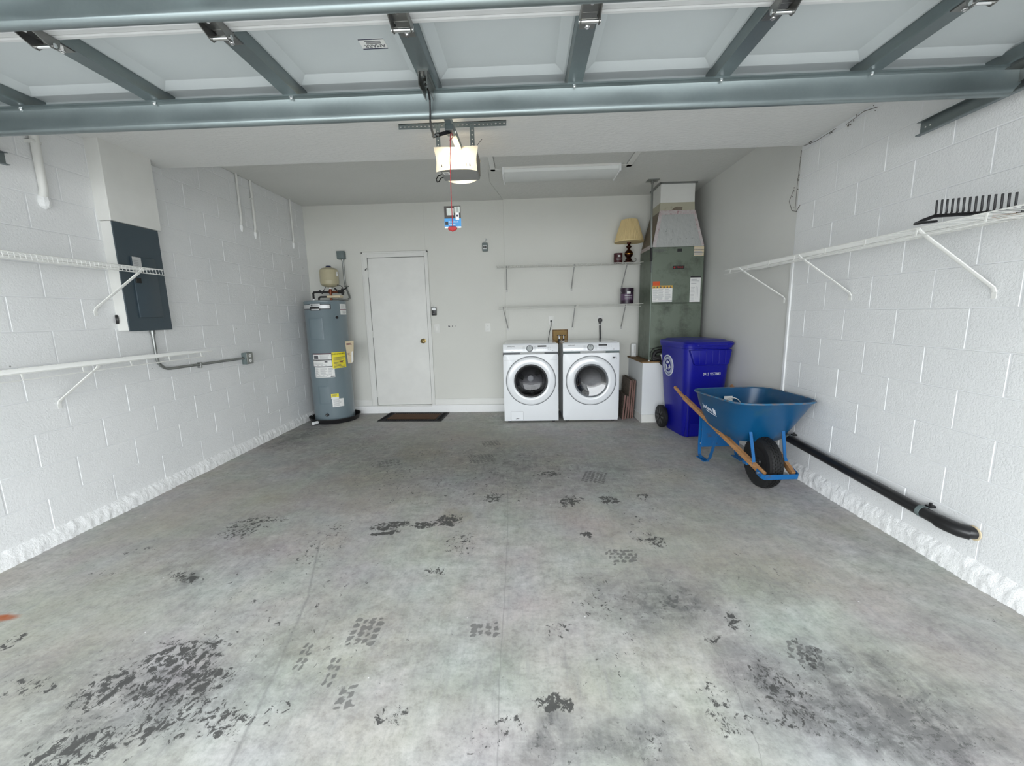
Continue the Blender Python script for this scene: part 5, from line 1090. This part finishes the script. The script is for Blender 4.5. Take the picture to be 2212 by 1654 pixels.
# recycling emblem on the left side
ec = wp((-.2460, .075, .745)); eu = wd((0, -1, 0)); ev = wd((-.068, 0, 1)).normalized(); en = eu.cross(ev)
def disc2(r0, r1, n=40):
    s = MB(); A = [ec+eu*r0*math.cos(2*PI*i/n)+ev*r0*math.sin(2*PI*i/n)+en*.004 for i in range(n)]; B = [ec+eu*r1*math.cos(2*PI*i/n)+ev*r1*math.sin(2*PI*i/n)+en*.004 for i in range(n)]
    C_ = [p-en*.012 for p in B]; return s.loft([A, B, C_], False, False)
em = disc2(.104, .118).build('emblem_ring', M['carttext'], body, smooth=False); disc2(.068, .096).build('emblem_band', plain('pale_band', (.42,.46,.60,1), .5), body, smooth=False)
for k in range(3):
    a0 = PI/2+2*PI*k/3; s = MB()
    P = lambda r, a: ec+eu*r*math.cos(a)+ev*r*math.sin(a)+en*.005
    s.add([P(.028, a0-.75), P(.057, a0-.75), P(.060, a0+.25), P(.030, a0+.25)], [(0,1,2,3)]); s.add([P(.015, a0+.2), P(.070, a0+.2), P(.047, a0+.95)], [(0,1,2)]); s.build('emblem_arrow', M['carttext'], em, smooth=False)

# ------------------------------------------------------------------ wheelbarrow
T = thing('wheelbarrow', 'blue steel wheelbarrow with wooden handles parked in front of the recycling cart', 'wheelbarrow', (1.785, 3.30, 0), .05)
def trayring(hw_f, hw_b, yf_, yb_, zf, zb, p=3.2, n=48, off=0.0):
    pts = []; cy_ = (yf_+yb_)/2; hy = (yb_-yf_)/2
    for i in range(n):
        a = 2*PI*i/n; c, sn = math.cos(a), math.sin(a); k = (abs(c)**p+abs(sn)**p)**(-1/p); tx, ty = c*k, sn*k
        f = (ty+1)/2; hw = hw_f+(hw_b-hw_f)*f-off; pts.append((hw*tx, cy_+(hy-off)*ty, zf+(zb-zf)*f))
    return pts
outer = [trayring(.175, .205, -.11, .325, .335, .395, 4), trayring(.205, .24, -.155, .348, .345, .405, 4), trayring(.240, .280, -.215, .37, .44, .485, 4.4), trayring(.270, .315, -.29, .386, .56, .575, 4.6), trayring(.293, .338, -.358, .396, .668, .655, 4.8), trayring(.303, .348, -.370, .404, .680, .660, 4.8)]
inner = [[(x*.985, y*.985+.0, z+.004) for x, y, z in r] for r in outer[::-1]]
s = MB(); s.loft(outer+inner); tray = lb(s, 'tray', M['barrow'], T, angle=45)
rim = outer[-1]+[outer[-1][0]]
s = MB(); s.tube([(x, y, z+.001) for x, y, z in rim], .0075, 8, cap=False); lb(s, 'rolled_rim', M['barrowrim'], tray)
for sx in (-1, 1):
    path = [(sx*.105, -.375, .165), (sx*.205, .30, .405), (sx*.262, .66, .535)]
    s = MB(); s.tube([Vector(p) for p in path], (.019, .027), 4, flat=(1,0,0)); h = lb(s, 'handle', M['handle'], T, angle=30)
    s = MB(); s.tube([(sx*.258, .64, .528), (sx*.268, .70, .549), (sx*.275, .76, .575), (sx*.280, .82, .598), (sx*.281, .828, .602)], .0165, 12); lb(s, 'grip', M['handle'], h)
    s = MB(); s.tube([(sx*.205, .43, .432), (sx*.180, .465, .36), (sx*.172, .49, .12), (sx*.170, .485, .03), (sx*.165, .45, .006), (sx*.158, .36, .006), (sx*.160, .31, .05), (sx*.185, .16, .30), (sx*.180, .12, .318)], (.019, .004), 4, flat=(1,0,0)); lg = lb(s, 'leg', M['barrowframe'], T)
    s = MB(); s.box(sx*.165-.028, sx*.165+.028, .36, .50, .0, .008); lb(s, 'skid', M['barrowframe'], lg, bevel=.002)
    for z in (.14, .27):
        s = MB(); s.cyl((sx*.172, .462, z), (sx*.172, .453, z), .008, n=8); lb(s, 'bolt', M['chrome'], lg)
    s = MB(); s.tube([(sx*.125, -.275, .205), (sx*.118, -.255, .25), (sx*.125, -.20, .46), (sx*.128, -.192, .485), (sx*.128, -.200, .495)], (.016, .004), 4, flat=(1,0,0)); bc = lb(s, 'tray_brace', M['barrowframe'], T)
    s = MB(); s.sphere((sx*.127, -.208, .482), .010, 10); lb(s, 'bolt', M['chrome'], bc)
    s = MB(); s.box(sx*.125-.016, sx*.125+.016, -.21, -.15, .178, .205); lb(s, 'axle_bracket', M['barrowframe'], T, bevel=.003)
s = MB(); s.box(-.175, .175, .445, .452, .11, .36); lb(s, 'leg_plate', M['barrowframe'], T, bevel=.002)
s = MB(); s.box(-.20, .20, .10, .16, .325, .345); lb(s, 'tray_riser', M['handle'], T, bevel=.004)
s = MB(); s.tube([(-.133, -.325, .178), (-.130, -.385, .160), (-.118, -.405, .158), (.118, -.405, .158), (.130, -.385, .160), (.133, -.325, .178)], (.004, .027), 4, flat=(1,0,0)); ng = lb(s, 'nose_guard', M['barrowframe'], T, angle=20)
for sx in (-1, 1):
    s = MB(); s.cyl((sx*.135, -.35, .172), (sx*.142, -.35, .172), .008, n=8); lb(s, 'bolt', M['chrome'], ng)
wc = (0, -.18, .192)
s = MB(); s.lathe([(.10, -.034), (.135, -.048), (.170, -.050), (.186, -.040), (.191, -.02), (.192, 0), (.191, .02), (.186, .040), (.170, .050), (.135, .048), (.10, .034)], wc, 'x', 56); tire = lb(s, 'tire', M['rubber'], T)
s = MB()
for k in range(44):
    for j in range(5):
        a = 2*PI*(k+.5*(j % 2))/44; xx = -.034+.017*j; r = .1915-.0045*(j-2)**2*.55; c, sn = math.cos(a), math.sin(a)
        o_ = Vector((xx, wc[1]+r*c, wc[2]+r*sn)); tv = Vector((0, -sn, c)); nv = Vector((0, c, sn))
        s.obox(o_-Vector((.007, 0, 0))-tv*.010-nv*.003, X, tv, .012, .017, -.0105 if X.cross(tv).dot(nv) < 0 else .0105)
tl = lb(s, 'tread_lugs', M['rubber'], tire, smooth=False); tl['kind'] = 'stuff'
s = MB(); s.lathe([(.012, -.045), (.03, -.044), (.035, -.03), (.09, -.026), (.102, -.040), (.106, -.038), (.10, -.02), (.10, .02), (.106, .038), (.102, .040), (.09, .026), (.035, .03), (.03, .044), (.012, .045)], wc, 'x', 40); lb(s, 'wheel_rim', M['blackmetal'], T)
s = MB(); s.cyl((-.14, wc[1], wc[2]), (.14, wc[1], wc[2]), .010, n=10); lb(s, 'axle', M['steel'], T)
MT2 = Matrix.Translation((1.785, 3.30, 0)) @ Matrix.Rotation(.05, 4, 'Z'); wp2 = lambda p: MT2 @ Vector(p); wd2 = lambda p: (MT2.to_3x3() @ Vector(p)).normalized()
from mathutils.bvhtree import BVHTree
_bm = bmesh.new(); _bm.from_mesh(tray.data); _bvh = BVHTree.FromBMesh(_bm); _bm.free()
def on_tray(y, z):
    h = _bvh.ray_cast(Vector((-.8, y, z)), Vector((1, 0, 0))); n = h[1] if h[1].x < 0 else -h[1]
    return wp2(h[0]), (MT2.to_3x3() @ n).normalized()
for k, ch in enumerate('Jackson'):
    p_, n_ = on_tray(.192-.0185*k, .562-.003*k); tu = (wd2((0, -1, -.12)) - n_*wd2((0, -1, -.12)).dot(n_)).normalized(); tv = n_.cross(tu)
    text(ch, .050, 'lettering', M['carttext'], tray, p_+n_*.001, tu, tv, depth=.002, stretch=.72)
s = MB()
for k in range(3):
    p_, n_ = on_tray(.055-.012*k, .522-.003*k); tu = (wd2((0, -1, -.12)) - n_*wd2((0, -1, -.12)).dot(n_)).normalized(); tv = n_.cross(tu); s.obox(p_+n_*.0005, tu, tv, .009, .045, .002)
for k in range(8):
    p_, n_ = on_tray(.165-.0185*k, .524-.003*k); tu = (wd2((0, -1, -.12)) - n_*wd2((0, -1, -.12)).dot(n_)).normalized(); tv = n_.cross(tu); s.obox(p_+n_*.0005, tu, tv, .017, .005, .002)
s.build('brand_mark', M['carttext'], tray, smooth=False)
# sticker and small coiled clamp left in the tray
T2 = thing('hose_clamp', 'loop of silver and black wire lying in the wheelbarrow tray', 'wire', tuple(wp2((.02, .27, .47))))
s = MB(); c_ = wp2((.02, .30, .535)); s.tube([c_+Vector((.055*math.cos(2*PI*k/14), .025*math.sin(2*PI*k/14), .042*math.sin(2*PI*k/14)+.01)) for k in range(13)], .005, 7); s.build('loop', M['chrome'], T2)
s = MB(); s.tube([c_+Vector((-.07, .01, -.03)), c_+Vector((-.03, .0, .02)), c_+Vector((.03, -.01, -.02)), c_+Vector((.01, .0, -.05))], .004, 6); s.build('tail', M['black'], T2)
s = MB(); pu = wd2((1, 0, 0)); pv = Vector((0, .12, 1)).normalized(); s.obox(wp2((-.045, .337, .50)), pu, pv, .075, .10, .001); lbx = s.build('label', M['paper'], tray, smooth=False)

# ------------------------------------------------------------------ dusty cobwebs by the right corner
s = MB()
for pts in ([(2.155, 3.53, 2.57), (2.16, 3.4, 2.555), (2.16, 3.2, 2.56)], [(2.16, 3.56, 2.55), (2.158, 3.575, 2.3), (2.16, 3.58, 2.12)], [(2.16, 3.62, 2.28), (2.155, 3.66, 2.2), (2.16, 3.62, 2.12), (2.158, 3.56, 2.10), (2.16, 3.52, 2.14)], [(2.16, 3.1, 2.545), (2.155, 2.95, 2.56), (2.16, 2.85, 2.54)]):
    s.tube(pts, .0022, 4)
    for k in range(7):
        a, c = random.choice(list(zip(pts[:-1], pts[1:]))); f = random.random(); p = Vector(a).lerp(Vector(c), f); s.sphere((p.x, p.y+random.uniform(-.02, .02), p.z+random.uniform(-.02, .02)), random.uniform(.003, .006), 6)
tag(s.build('cobweb', M['web']), 'dusty dark cobweb strands in the upper corner of the right wall', 'cobweb', kind='stuff')
